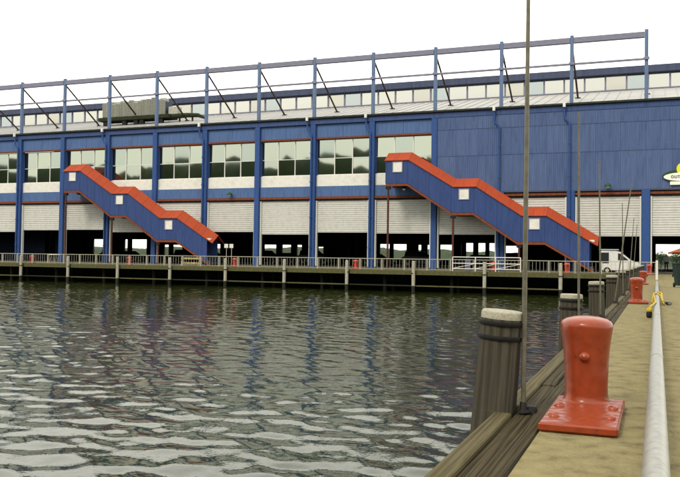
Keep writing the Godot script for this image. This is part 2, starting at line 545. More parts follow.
func build_water() -> void:
	var wr := RandomNumberGenerator.new()
	wr.seed = 9
	var comp := []
	for k in 36:
		var t := k / 35.0
		var wl := 0.36 * pow(5.6, t)
		var dir := 1.95 + wr.randfn(0.0, 0.68)
		var kk := TAU / wl
		var slope := 0.0115 + 0.0105 * sin(PI * clampf(t * 1.1, 0.0, 1.0))
		comp.append([cos(dir) * kk, sin(dir) * kk, wr.randf() * TAU, slope / kk])
	var w := struct_node("water")
	var patch := func(xa: float, xb: float, za: float, zb: float, cx: float, cz: float) -> void:
		var nx := int((xb - xa) / cx) + 1
		var nzv := int((za - zb) / cz) + 1
		var vs := PackedVector3Array(); vs.resize(nx * nzv)
		var ns := PackedVector3Array(); ns.resize(nx * nzv)
		var us := PackedVector2Array(); us.resize(nx * nzv)
		for r in nzv:
			var z: float = za + (zb - za) * r / (nzv - 1)
			for c in nx:
				var x: float = xa + (xb - xa) * c / (nx - 1)
				var y := 0.0; var dx := 0.0; var dz := 0.0
				var gust := 0.75 + 0.35 * sin(x * 0.21 + 0.7 * sin(z * 0.13)) * sin(z * 0.17 + x * 0.05)
				for q in comp:
					var ph: float = q[0] * x + q[1] * z + q[2]
					y += q[3] * sin(ph)
					var cc: float = q[3] * cos(ph)
					dx += cc * q[0]; dz += cc * q[1]
				vs[r * nx + c] = Vector3(x, WATER + y * gust, z)
				ns[r * nx + c] = Vector3(-dx * gust, 1, -dz * gust).normalized()
				us[r * nx + c] = Vector2(x, z)
		var ix := PackedInt32Array(); ix.resize((nx - 1) * (nzv - 1) * 6)
		var o := 0
		for r in nzv - 1:
			for c in nx - 1:
				var i0 := r * nx + c
				ix[o] = i0; ix[o + 1] = i0 + nx; ix[o + 2] = i0 + 1
				ix[o + 3] = i0 + 1; ix[o + 4] = i0 + nx; ix[o + 5] = i0 + nx + 1
				o += 6
		var a := []; a.resize(Mesh.ARRAY_MAX)
		a[Mesh.ARRAY_VERTEX] = vs; a[Mesh.ARRAY_NORMAL] = ns; a[Mesh.ARRAY_TEX_UV] = us; a[Mesh.ARRAY_INDEX] = ix
		var m := ArrayMesh.new()
		m.add_surface_from_arrays(Mesh.PRIMITIVE_TRIANGLES, a)
		put(w, "water_surface", m, M.water)
	patch.call(-36.0, -0.4, -5.0, -34.0, 0.1, 0.1)
	patch.call(-96.0, -0.4, -34.0, -83.2, 0.26, 0.16)
	var far := MB.new()
	far.face([Vector3(-2500, WATER - 0.2, -2500), Vector3(2500, WATER - 0.2, -2500), Vector3(2500, WATER - 0.2, 2500), Vector3(-2500, WATER - 0.2, 2500)], Vector3.UP)
	add(w, "open_water", far, M.water)

# ---------------------------------------------------------------- the shed
func rib_panel(w: float, h: float, pitch: float, deep: float) -> ArrayMesh:
	# vertical ribbed sheet, origin at its lower left corner, facing +z
	var b := MB.new()
	var n := int(round(w / pitch))
	var p := w / n
	var prof := []
	for k in n:
		var x := k * p
		prof.append_array([Vector2(x, 0), Vector2(x + p * 0.55, 0), Vector2(x + p * 0.65, deep), Vector2(x + p * 0.9, deep)])
	prof.append(Vector2(w, 0))
	for k in prof.size() - 1:
		b.face([Vector3(prof[k].x, 0, prof[k].y), Vector3(prof[k + 1].x, 0, prof[k + 1].y), Vector3(prof[k + 1].x, h, prof[k + 1].y), Vector3(prof[k].x, h, prof[k].y)], Vector3(0, 0, 1))
	for yy in [0.0, h]:
		b.face([Vector3(0, yy, 0), Vector3(w, yy, 0), Vector3(w, yy, -0.04), Vector3(0, yy, -0.04)], Vector3(0, 1 if yy > 0 else -1, 0))
	for xx in [0.0, w]:
		b.face([Vector3(xx, 0, 0), Vector3(xx, h, 0), Vector3(xx, h, -0.04), Vector3(xx, 0, -0.04)], Vector3(1 if xx > 0 else -1, 0, 0))
	return b.mesh()

func slat_shutter(w: float, h: float) -> ArrayMesh:
	var b := MB.new()
	var n := maxi(3, int(round(h / 0.235)))
	var p := h / n
	for k in n:
		var y := -k * p
		b.face([Vector3(0, y, 0.0), Vector3(w, y, 0.0), Vector3(w, y - p * 0.2, 0.055), Vector3(0, y - p * 0.2, 0.055)], Vector3(0, 1, 1))
		b.face([Vector3(0, y - p * 0.2, 0.055), Vector3(w, y - p * 0.2, 0.055), Vector3(w, y - p * 0.82, 0.055), Vector3(0, y - p * 0.82, 0.055)], Vector3(0, 0, 1))
		b.face([Vector3(0, y - p * 0.82, 0.055), Vector3(w, y - p * 0.82, 0.055), Vector3(w, y - p, 0.0), Vector3(0, y - p, 0.0)], Vector3(0, -1, 1))
	b.span(Vector3(0, -h - 0.1, -0.03), Vector3(w, -h - 0.002, 0.07))
	b.face([Vector3(0, 0, -0.02), Vector3(w, 0, -0.02), Vector3(w, -h, -0.02), Vector3(0, -h, -0.02)], Vector3(0, 0, -1))
	return b.mesh()

func bx(parent: Node, called: String, m: Material, lo: Vector3, hi: Vector3, ch := 0.0) -> MeshInstance3D:
	var b := MB.new()
	var o := (lo + hi) * 0.5
	if ch > 0: b.cham(Vector3.ZERO, hi - lo, ch)
	else: b.box(Vector3.ZERO, hi - lo)
	return add(parent, called, b, m, o)

func build_shed() -> void:
	var s := thing("warehouse_building", "long two storey blue wharf shed with white roller shutters and open roof truss", "building", Vector3.ZERO)
	var F := FRONT
	var SOLID := 8   # bays from this column rightwards are clad in ribbed blue sheet
	# columns
	for i in range(-4, 14):
		var x := col_x(i)
		if i <= SOLID:
			bx(s, "column", M.blue_col, Vector3(x - 0.3, 0.0, F - 0.3), Vector3(x + 0.3, 15.84, F + 0.36), 0.03)
		else:
			bx(s, "column", M.blue_col, Vector3(x - 0.38, 0.0, F - 0.3), Vector3(x + 0.38, 8.09, F + 0.30), 0.03)
	# shutters, guides, opening lintels per bay
	var bots := {-4: 4.0, -3: 4.1, -2: 4.0, -1: 4.03, 0: 4.25, 1: 4.3, 2: 4.0, 3: 4.1, 4: 4.05, 5: 3.77, 6: 4.0, 7: 3.9, 8: 3.8, 9: 3.85, 10: 3.66, 11: 3.7, 12: 3.7}
	for i in range(-4, 13):
		var xa := col_x(i) + (0.3 if i <= SOLID else 0.38)
		var xb := col_x(i + 1) - (0.3 if i + 1 <= SOLID else 0.38)
		var bot: float = bots[i]
		put(s, "roller_shutter", slat_shutter(xb - xa - 0.36, 7.42 - bot), M["shutter" if (i + 20) % 3 else "shutter_b"], Vector3(xa + 0.18, 7.42, F - 0.18))
		bx(s, "shutter_guide", M.white_frame, Vector3(xa + 0.03, FLOOR + 0.01, F - 0.28), Vector3(xa + 0.17, 7.40, F + 0.05))
		bx(s, "shutter_guide", M.white_frame, Vector3(xb - 0.17, FLOOR + 0.01, F - 0.28), Vector3(xb - 0.03, 7.40, F + 0.05))
		bx(s, "lintel_strip", M.rust, Vector3(xa, 7.58, F - 0.2), Vector3(xb, 7.84, F + 0.14), 0.02)
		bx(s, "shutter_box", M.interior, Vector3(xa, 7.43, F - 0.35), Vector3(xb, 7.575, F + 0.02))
		if i < SOLID:
			# spandrel, white panel, window, lintel, fascia panels
			bx(s, "spandrel_panel", M.blue_panel, Vector3(xa, 7.845, F - 0.2), Vector3(xb, 8.99, F + 0.06), 0.015)
			bx(s, "white_panel", M.white_panel, Vector3(xa + 0.02, 8.995, F - 0.25), Vector3(xb - 0.02, 10.24, F - 0.05), 0.015)
			bx(s, "window_lintel", M.rust, Vector3(xa, 14.2, F - 0.2), Vector3(xb, 14.38, F + 0.12), 0.015)
			var half := (xb - xa) * 0.5
			for h in 2:
				bx(s, "fascia_panel", M.blue_panel, Vector3(xa + h * half + 0.008, 14.385, F - 0.2), Vector3(xa + (h + 1) * half - 0.008, 15.84, F + 0.05), 0.015)
			var wn := group_node(s, "window", Vector3(xa, 10.245, F - 0.30))
			window_unit(wn, xb - xa, 3.95, i)
		else:
			# three rows of ribbed sheets per bay
			var rows := [[8.1, 11.79], [11.80, 14.54], [14.55, 15.84]]
			for r in 3:
				for c in 3:
					var m2: Material = M[["blue_wall", "blue_wall_b", "blue_wall_c"][(i * 2 + r * 5 + c * 7) % 3]]
					var key := "rib%d" % r
					if not M.has(key): M[key] = rib_panel(2.292, rows[r][1] - rows[r][0], 0.2084, 0.035)
					put(s, "wall_panel", M[key], m2, Vector3(col_x(i) + c * 2.3 + 0.004, rows[r][0], F + 0.19 + 0.03 * r - 0.005 * (c % 2)))
			bx(s, "backing_wall", M.interior, Vector3(col_x(i), 7.85, F - 0.25), Vector3(col_x(i + 1), 15.84, F + 0.05))
			bx(s, "drip_flashing", M.dark_frame, Vector3(col_x(i) + 0.01, 7.95, F + 0.02), Vector3(col_x(i + 1) - 0.01, 8.09, F + 0.27))
		# fascia band and gutter
		bx(s, "fascia_band", M.blue_band, Vector3(col_x(i) + 0.004, 15.85, F - 0.2), Vector3(col_x(i + 1) - 0.004, 16.42, F + 0.30), 0.02)
		bx(s, "gutter", M.gutter, Vector3(col_x(i) + 0.004, 16.425, F - 0.05), Vector3(col_x(i + 1) - 0.004, 16.64, F + 0.52), 0.03)
		# roof sheet of this bay, rising to the clerestory
		var rb := MB.new()
		var ya := 16.60; var yb := 20.68
		var za := F + 0.1; var zb := -97.0
		rb.prism(PackedVector2Array([Vector2(za, ya), Vector2(zb, yb), Vector2(zb, yb - 0.2), Vector2(za, ya - 0.2)]), 0, BAY - 0.01, Transform3D(Basis(Vector3(0, 0, 1), Vector3(0, 1, 0), Vector3(1, 0, 0)), Vector3(col_x(i), 0, 0)))
		for q in 6:
			var xx := col_x(i) + (q + 0.5) * BAY / 6.0
			var dirv := Vector3(0, yb - ya, zb - za)
			rb.box(Vector3(xx, (ya + yb) * 0.5 + 0.03, (za + zb) * 0.5), Vector3(0.05, 0.03, dirv.length()), Basis(Vector3.RIGHT, atan2(yb - ya, -(zb - za))))
		add(s, "roof_sheet", rb, M.roof)
		# clerestory
		for q in 3:
			var x := col_x(i) + q * 2.3
			var cw := group_node(s, "clerestory_window", Vector3(x, 20.70, -97.0))
			bx(cw, "mullion", M.truss, Vector3(-0.09, 0, -0.1), Vector3(0.09, 1.75, 0.12))
			bx(cw, "sill", M.truss, Vector3(0.095, 0, -0.1), Vector3(2.205, 0.12, 0.1))
			var gm: Material = M[["clear_a", "clear_a", "clear_b", "clear_a", "clear_c"][(i * 3 + q + 30) * 7 % 5]]
			var pb := MB.new()
			pb.box(Vector3.ZERO, Vector3(2.11, 1.62, 0.03))
			put(cw, "pane", pb.mesh(), gm, Vector3(1.15, 0.935, 0.0), Basis(Vector3.RIGHT, rng.randf_range(-0.006, 0.006)) * Basis(Vector3.UP, rng.randf_range(-0.006, 0.006)))
		bx(s, "upper_eave", M.eave, Vector3(col_x(i) + 0.004, 22.46, -97.3), Vector3(col_x(i + 1) - 0.004, 23.28, -96.3), 0.04)
		bx(s, "upper_roof", M.roof, Vector3(col_x(i), 23.0, -112.0), Vector3(col_x(i + 1), 23.2, -97.32))
		var rb2 := MB.new()
		rb2.prism(PackedVector2Array([Vector2(-112.0, 23.2), Vector2(-126.0, 18.0), Vector2(-126.0, 17.8), Vector2(-112.0, 23.0)]), 0, BAY, Transform3D(Basis(Vector3(0, 0, 1), Vector3(0, 1, 0), Vector3(1, 0, 0)), Vector3(col_x(i), 0, 0)))
		add(s, "rear_roof_sheet", rb2, M.roof)
	# roof truss
	for i in range(-4, 12):
		var x := col_x(i)
		bx(s, "truss_post", M.truss_post, Vector3(x - 0.17, 16.65, F - 0.1), Vector3(x + 0.17, 23.36, F + 0.24), 0.03)
		var b := MB.new()
		b.tube([Vector3(x, 22.5, F - 0.1), Vector3(x, 18.42, -88.75)], 0.10, 8)
		add(s, "truss_brace", b, M.brace)
		bx(s, "brace_foot", M.black, Vector3(x - 0.3, 18.36, -89.2), Vector3(x + 0.3, 18.52, -88.5), 0.03)
		bx(s, "rail_cleat", M.truss, Vector3(x - 0.26, 20.40, F + 0.245), Vector3(x + 0.26, 20.68, F + 0.36), 0.02)
		if i < 11:
			var t := MB.new()
			t.cham(Vector3.ZERO, Vector3(BAY - 0.36, 0.56, 0.4), 0.03)
			add(s, "truss_beam", t, M.truss, Vector3(x + BAY * 0.5, 22.86, F + 0.07))
			bx(s, "truss_rail", M.truss, Vector3(x + 0.18, 20.44, F - 0.05), Vector3(x + BAY - 0.18, 20.63, F + 0.15), 0.02)
	# downpipes with pale hoppers
	for i in [-1, 0, 2, 4, 6, 7, 9, 10]:
		var x := col_x(i)
		var dp := group_node(s, "downpipe", Vector3(x, 0, F))
		var zf := 0.50
		var b := MB.new()
		b.tube([Vector3(-0.62, 16.3, zf), Vector3(-0.62, 15.3, zf), Vector3(-0.52, 15.05, zf), Vector3(-0.2, 14.75, zf), Vector3(-0.12, 14.5, zf), Vector3(-0.12, 0.3, zf)], 0.10, 8)
		add(dp, "pipe_run", b, M.blue_col)
		bx(dp, "hopper", M.white_frame, Vector3(-0.76, 16.2, zf + 0.02), Vector3(-0.5, 16.62, zf + 0.26), 0.03)
		for yy in [12.6, 9.4, 5.5, 2.2]:
			bx(dp, "pipe_clip", M.blue_band, Vector3(-0.25, yy, zf - 0.18), Vector3(0.01, yy + 0.09, zf + 0.115))
	# end walls, floor of the upper storey, back wall with openings
	bx(s, "end_wall", M.blue_wall, Vector3(-105.0, FLOOR, BACK), Vector3(-104.6, 16.4, F - 0.35))
	bx(s, "end_wall", M.blue_wall, Vector3(12.9, FLOOR, BACK), Vector3(13.3, 16.4, F - 0.35))
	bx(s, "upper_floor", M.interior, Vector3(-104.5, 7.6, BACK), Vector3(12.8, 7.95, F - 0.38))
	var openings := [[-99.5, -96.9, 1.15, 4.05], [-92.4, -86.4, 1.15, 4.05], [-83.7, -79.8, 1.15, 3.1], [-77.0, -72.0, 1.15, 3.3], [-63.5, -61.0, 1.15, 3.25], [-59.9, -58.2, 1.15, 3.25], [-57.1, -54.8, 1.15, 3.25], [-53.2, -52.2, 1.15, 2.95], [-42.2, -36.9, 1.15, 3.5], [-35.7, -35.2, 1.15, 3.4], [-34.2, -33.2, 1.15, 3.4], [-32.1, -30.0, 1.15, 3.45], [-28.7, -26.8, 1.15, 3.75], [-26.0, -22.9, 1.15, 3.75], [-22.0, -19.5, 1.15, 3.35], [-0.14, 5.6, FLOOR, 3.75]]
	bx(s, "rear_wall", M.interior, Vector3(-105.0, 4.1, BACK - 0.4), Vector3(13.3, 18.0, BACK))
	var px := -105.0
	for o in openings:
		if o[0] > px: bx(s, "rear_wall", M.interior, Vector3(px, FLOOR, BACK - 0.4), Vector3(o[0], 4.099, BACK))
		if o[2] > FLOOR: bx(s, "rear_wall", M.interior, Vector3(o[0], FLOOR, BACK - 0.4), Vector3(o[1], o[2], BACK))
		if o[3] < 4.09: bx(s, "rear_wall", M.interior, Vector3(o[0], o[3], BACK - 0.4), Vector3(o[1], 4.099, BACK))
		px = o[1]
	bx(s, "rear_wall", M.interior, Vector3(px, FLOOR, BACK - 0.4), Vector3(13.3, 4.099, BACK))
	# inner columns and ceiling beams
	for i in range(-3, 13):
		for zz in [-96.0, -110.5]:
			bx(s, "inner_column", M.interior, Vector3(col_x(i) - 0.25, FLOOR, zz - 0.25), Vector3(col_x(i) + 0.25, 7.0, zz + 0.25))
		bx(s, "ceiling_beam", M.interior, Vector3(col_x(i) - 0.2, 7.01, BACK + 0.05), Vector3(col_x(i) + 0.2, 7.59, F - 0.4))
	# bulkhead lamps on the spandrel
	for p in [Vector3(-45.8, 8.25, F + 0.06), Vector3(-4.4, 8.38, F + 0.26)]:
		var l := group_node(s, "bulkhead_lamp", p)
		bx(l, "bracket", M.black, Vector3(-0.05, -0.05, 0.0), Vector3(0.05, 0.05, 0.3))
		var b := MB.new()
		b.lathe([Vector2(0.03, 0.26), Vector2(0.2, 0.2), Vector2(0.3, 0.04), Vector2(0.31, -0.06), Vector2(0.27, -0.06)], 14)
		add(l, "lamp_hood", b, M.sign_green, Vector3(0, 0, 0.42))
		var g := MB.new()
		g.ball(Vector3(0, -0.06, 0), Vector3(0.2, 0.14, 0.2), 12)
		add(l, "lamp_globe", g, M.lamp_glass, Vector3(0, 0, 0.42))
	# the cooling plant on the roof
	var u := thing("cooling_plant", "pale louvred cooling plant on mossy base standing on the sloping roof", "roof plant", Vector3(-68.3, 18.2, -88.2))
	var np := 14
	for k in np:
		var w2 := 9.6 / np
		var top := 2.95 + 0.22 * sin(k * 1.9) * sin(k * 0.7) + (0.12 if k > 8 else 0.0)
		var b := MB.new()
		var y := 1.1
		while y < top - 0.05:
			b.box(Vector3(w2 * 0.5, y, 0), Vector3(w2 - 0.09, 0.15, 0.06), Basis(Vector3.RIGHT, 0.5))
			y += 0.19
		b.span(Vector3(0.0, 1.0, -0.08), Vector3(0.05, top, 0.06))
		b.span(Vector3(0.0, 1.0, -0.16), Vector3(w2 - 0.01, top, -0.10))
		add(u, "louvre_panel", b, M.louver, Vector3(k * w2, 0, 1.0 + 0.09 * sin(k * 2.7)))
	bx(u, "casing", M.dark_frame, Vector3(0, 1.0, -0.8), Vector3(9.6, 2.72, 0.72))
	for k in 9:
		bx(u, "top_fan", M.louver, Vector3(0.35 + k * 1.03, 2.73, -0.5), Vector3(1.05 + k * 1.03, 3.0 + 0.12 * (k % 3), 0.5), 0.06)
	bx(u, "base_frame", M.moss, Vector3(-0.6, 0.5, -0.9), Vector3(10.4, 0.98, 1.15), 0.05)
	for xx in [0.4, 3.4, 5.2, 6.1, 9.0]:
		bx(u, "support_leg", M.black, Vector3(xx - 0.3, -1.0, 0.6), Vector3(xx + 0.3, 0.495, 1.0))
	var du := MB.new()
	du.tube([Vector3(10.3, 0.75, 0.4), Vector3(12.6, 0.8, 0.4), Vector3(14.2, 0.72, 0.4), Vector3(15.4, 0.25, 0.4)], [0.34, 0.3, 0.26, 0.14], 10)
	add(u, "duct", du, M.moss)
	bx(u, "fan_box", M.louver, Vector3(9.9, 1.0, -0.4), Vector3(11.3, 2.0, 0.6), 0.05)
	for xx in [11.5, 13.4]:
		bx(u, "support_leg", M.black, Vector3(xx - 0.08, -0.9, 0.3), Vector3(xx + 0.08, 0.7, 0.5))

func window_unit(wn: Node3D, w: float, h: float, i: int) -> void:
	var f := 0.07
	for yy in [0.0, h * 0.46, h - f]:
		bx(wn, "frame", M.white_frame, Vector3(0.0, yy, -0.03), Vector3(w, yy + f, 0.06))
	var cw := w / 3.0
	for k in range(1, 3):
		bx(wn, "mullion", M.white_frame, Vector3(cw * k - 0.045, f, -0.025), Vector3(cw * k + 0.045, h - f, 0.075))
	for r in 2:
		var y0 := f if r == 0 else h * 0.46 + f
		var y1 := h * 0.46 if r == 0 else h - f
		for k in 3:
			var pb := MB.new()
			pb.box(Vector3.ZERO, Vector3(cw - 0.10, y1 - y0 - 0.004, 0.02))
			var gm: Material = M[["glass", "glass_b", "glass", "glass_c"][(i * 5 + k * 3 + r + 40) % 4]]
			put(wn, "pane", pb.mesh(), gm, Vector3(cw * (k + 0.5), (y0 + y1) * 0.5, 0.0), Basis(Vector3.RIGHT, rng.randf_range(-0.011, 0.011)) * Basis(Vector3.UP, rng.randf_range(-0.014, 0.014)))
	bx(wn, "dark_jamb", M.blue_band, Vector3(0.0, 0, 0.07), Vector3(0.12, h, 0.26))

# ---------------------------------------------------------------- covered stairs
func pl(knots: Array, x: float) -> float:
	for k in knots.size() - 1:
		if x <= knots[k + 1].x or k == knots.size() - 2:
			return lerpf(knots[k].y, knots[k + 1].y, (x - knots[k].x) / (knots[k + 1].x - knots[k].x))
	return 0.0

func build_stairs() -> void:
	var top := [Vector2(-0.1, 11.28), Vector2(2.45, 11.28), Vector2(7.1, 8.43), Vector2(9.45, 8.41), Vector2(13.9, 5.50), Vector2(16.25, 5.48), Vector2(20.95, 2.62)]
	var bot := [Vector2(-0.1, 8.84), Vector2(2.3, 8.84), Vector2(7.0, 5.79), Vector2(9.15, 5.79), Vector2(13.5, 2.91), Vector2(16.1, 2.91), Vector2(20.95, 0.05)]
	var W := 2.4
	var cuts := func(end: float, extra: Array) -> Array:
		var xs := []
		var x := 0.0
		while x < end - 0.3:
			xs.append(x); x += 1.15
		xs.append(end)
		for e in extra:
			var near := false
			for q in xs.size():
				if absf(xs[q] - e.x) < 0.35 and xs[q] > 0.01 and xs[q] < end - 0.01:
					xs[q] = e.x; near = true
					break
			if not near and e.x > 0.0 and e.x < end: xs.append(e.x)
		xs.sort()
		return xs
	var s := thing("covered_staircase", "blue walled covered staircase with orange gable roof at the far left bays", "staircase", Vector3(-67.4, 0, -79.0), 0.0, "covered staircases on the shed front")
	# front wall panels
	var xs: Array = cuts.call(20.2, [])
	for k in xs.size() - 1:
		var a: float = xs[k] + 0.008
		var c: float = xs[k + 1] - 0.008
		var poly := PackedVector2Array()
		for q in 5: 
			var x := lerpf(a, c, q / 4.0)
			poly.append(Vector2(x, pl(bot, x)))
		for q in 5:
			var x := lerpf(c, a, q / 4.0)
			poly.append(Vector2(x, pl(top, x) + 0.02))
		var b := MB.new()
		b.prism(poly, -0.06, 0.004 * (k % 2))
		add(s, "wall_panel", b, M["blue_stair" if k % 2 else "blue_stair_b"])
	# rear wall, left end wall, floor, treads
	var rp := PackedVector2Array()
	for kn in bot: if kn.x >= -0.1: rp.append(Vector2(clampf(kn.x, 0.0, 20.2), pl(bot, clampf(kn.x, 0.0, 20.2))))
	for q in range(top.size() - 1, -1, -1): rp.append(Vector2(clampf(top[q].x, 0.0, 20.2), pl(top, clampf(top[q].x, 0.0, 20.2))))
	var rw := MB.new()
	rw.prism(rp, -W, -W + 0.06)
	add(s, "rear_wall", rw, M.blue_stair)
	bx(s, "end_wall", M.blue_stair, Vector3(-0.05, 8.85, -W), Vector3(-0.002, 11.3, -0.0))
	var knots := [0.0, 2.3, 7.0, 9.15, 13.5, 16.1, 20.6]
	for k in knots.size() - 1:
		var a: float = knots[k]
		var c: float = knots[k + 1]
		var ya := pl(bot, a)
		var yc := pl(bot, c)
		var b := MB.new()
		b.prism(PackedVector2Array([Vector2(a, ya), Vector2(c, yc), Vector2(c, yc + 0.16), Vector2(a, ya + 0.16)]), -W + 0.065, -0.065)
		add(s, "landing" if k % 2 == 0 else "flight_slab", b, M.dark_frame)
		var e := MB.new()
		e.prism(PackedVector2Array([Vector2(a, ya - 0.03), Vector2(c, yc - 0.03), Vector2(c, yc - 0.27), Vector2(a, ya - 0.27)]), -0.16, 0.05)
		add(s, "stringer", e, M.rust)
		var e2 := MB.new()
		e2.prism(PackedVector2Array([Vector2(a, ya - 0.03), Vector2(c, yc - 0.03), Vector2(c, yc - 0.27), Vector2(a, ya - 0.27)]), -W - 0.05, -W + 0.16)
		add(s, "stringer", e2, M.rust)
		if k % 2 == 1:
			var n := int(round((ya - yc) / 0.178))
			var tr := MB.new()
			for q in n:
				var x := lerpf(a, c, (q + 0.5) / n)
				tr.box(Vector3(x, pl(bot, x) + 0.24, -W * 0.5), Vector3((c - a) / n + 0.02, 0.04, W - 0.14))
			var to := add(s, "tread_run", tr, M.dark_frame)
			to.set_meta("kind", "stuff")
	# orange gable roof, sheet by sheet
	var rx: Array = cuts.call(20.95, [Vector2(2.45, 0), Vector2(7.1, 0), Vector2(9.45, 0), Vector2(13.9, 0), Vector2(16.25, 0)])
	rx[0] = -0.12
	for k in rx.size() - 1:
		var a: float = rx[k] + 0.002
		var c: float = rx[k + 1] - 0.002
		for side in 2:
			var b := MB.new()
			var ze := 0.12 if side == 0 else -W - 0.12
			var zr := -W * 0.5
			var e0 := Vector3(a, pl(top, a) - 0.03, ze); var e1 := Vector3(c, pl(top, c) - 0.03, ze)
			var r0 := Vector3(a, pl(top, a) + 0.88, zr); var r1 := Vector3(c, pl(top, c) + 0.88, zr)
			var d := Vector3(0, -0.07, 0)
			var out := Vector3(0, 1, 1 if side == 0 else -1)
			b.face([e0, e1, r1, r0], out)
			b.face([e0 + d, e1 + d, r1 + d, r0 + d], -out)
			b.face([e0, e1, e1 + d, e0 + d], Vector3(0, 0, out.z))
			b.face([e0, r0, r0 + d, e0 + d], Vector3(-1, 0, 0))
			b.face([e1, r1, r1 + d, e1 + d], Vector3(1, 0, 0))
			# standing seam at the joint
			var sd := (r1 - e1).normalized()
			var up := (r1 - e1).cross(e0 - e1).normalized()
			if up.y < 0: up = -up
			b.box((e1 + r1) * 0.5 + up * 0.008, Vector3(0.03, 0.016, (r1 - e1).length() - 0.01), Basis(sd.cross(-up).normalized(), up, sd))
			add(s, "roof_panel", b, M["orange" if (k + side) % 2 else "orange_b"])
	# gable ends
	for xe in [-0.06, 20.3]:
		var b := MB.new()
		var y := pl(top, xe)
		b.face([Vector3(xe, y + 0.02, 0), Vector3(xe, y + 0.02, -W), Vector3(xe, y + 0.8, -W * 0.5)], Vector3(-1 if xe < 1 else 1, 0, 0))
		b.face([Vector3(xe + 0.03, y + 0.02, 0), Vector3(xe + 0.03, y + 0.02, -W), Vector3(xe + 0.03, y + 0.8, -W * 0.5)], Vector3(1, 0, 0))
		add(s, "gable_end", b, M.orange)
	# square windows
	for q in [Vector2(1.25, 10.53), Vector2(8.2, 7.62), Vector2(15.1, 4.64)]:
		var wn := group_node(s, "window", Vector3(q.x, q.y, 0.0))
		bx(wn, "pane", M.white_panel, Vector3(-0.47, -0.49, 0.006), Vector3(0.47, 0.49, 0.03))
		for sx in [-1.0, 1.0]:
			bx(wn, "frame", M.truss, Vector3(sx * 0.515 - 0.04, -0.56, 0.006), Vector3(sx * 0.515 + 0.04, 0.56, 0.06))
			bx(wn, "frame", M.truss, Vector3(-0.474, sx * 0.53 - 0.035, 0.006), Vector3(0.474, sx * 0.53 + 0.035, 0.06))
	# support posts
	for q in [0.25, 7.1, 13.65]:
		for zz in [-0.1]:
			var y := pl(bot, q) - 0.28
			var b := MB.new()
			b.tube([Vector3(q, 0.02, zz), Vector3(q, y, zz)], 0.11, 10)
			add(s, "support_post", b, M.brown_post)
			bx(s, "post_head", M.black, Vector3(q - 0.25, y - 0.3, zz - 0.14), Vector3(q + 0.25, y - 0.005, zz + 0.14))
			bx(s, "base_plate", M.rust, Vector3(q - 0.2, 0.005, zz - 0.2), Vector3(q + 0.2, 0.04, zz + 0.2))
	var lp := group_node(s, "soffit_lamp", Vector3(1.7, 8.3, -0.9))
	var lb := MB.new(); lb.ball(Vector3.ZERO, Vector3(0.16, 0.12, 0.16), 12)
	add(lp, "lamp_globe", lb, M.lamp_glass)
	bx(lp, "lamp_base", M.black, Vector3(-0.12, 0.1, -0.12), Vector3(0.12, 0.5, 0.12))
	var lp2 := group_node(s, "end_lamp", Vector3(20.45, 3.0, -0.25))
	bx(lp2, "lamp_tube", M.white, Vector3(-0.28, -0.1, -0.3), Vector3(0.2, 0.12, 0.3), 0.03)
	copy(s, "covered_staircase", "blue walled covered staircase with orange gable roof nearest the jetty", Vector3(-26.1, 0, -79.0))

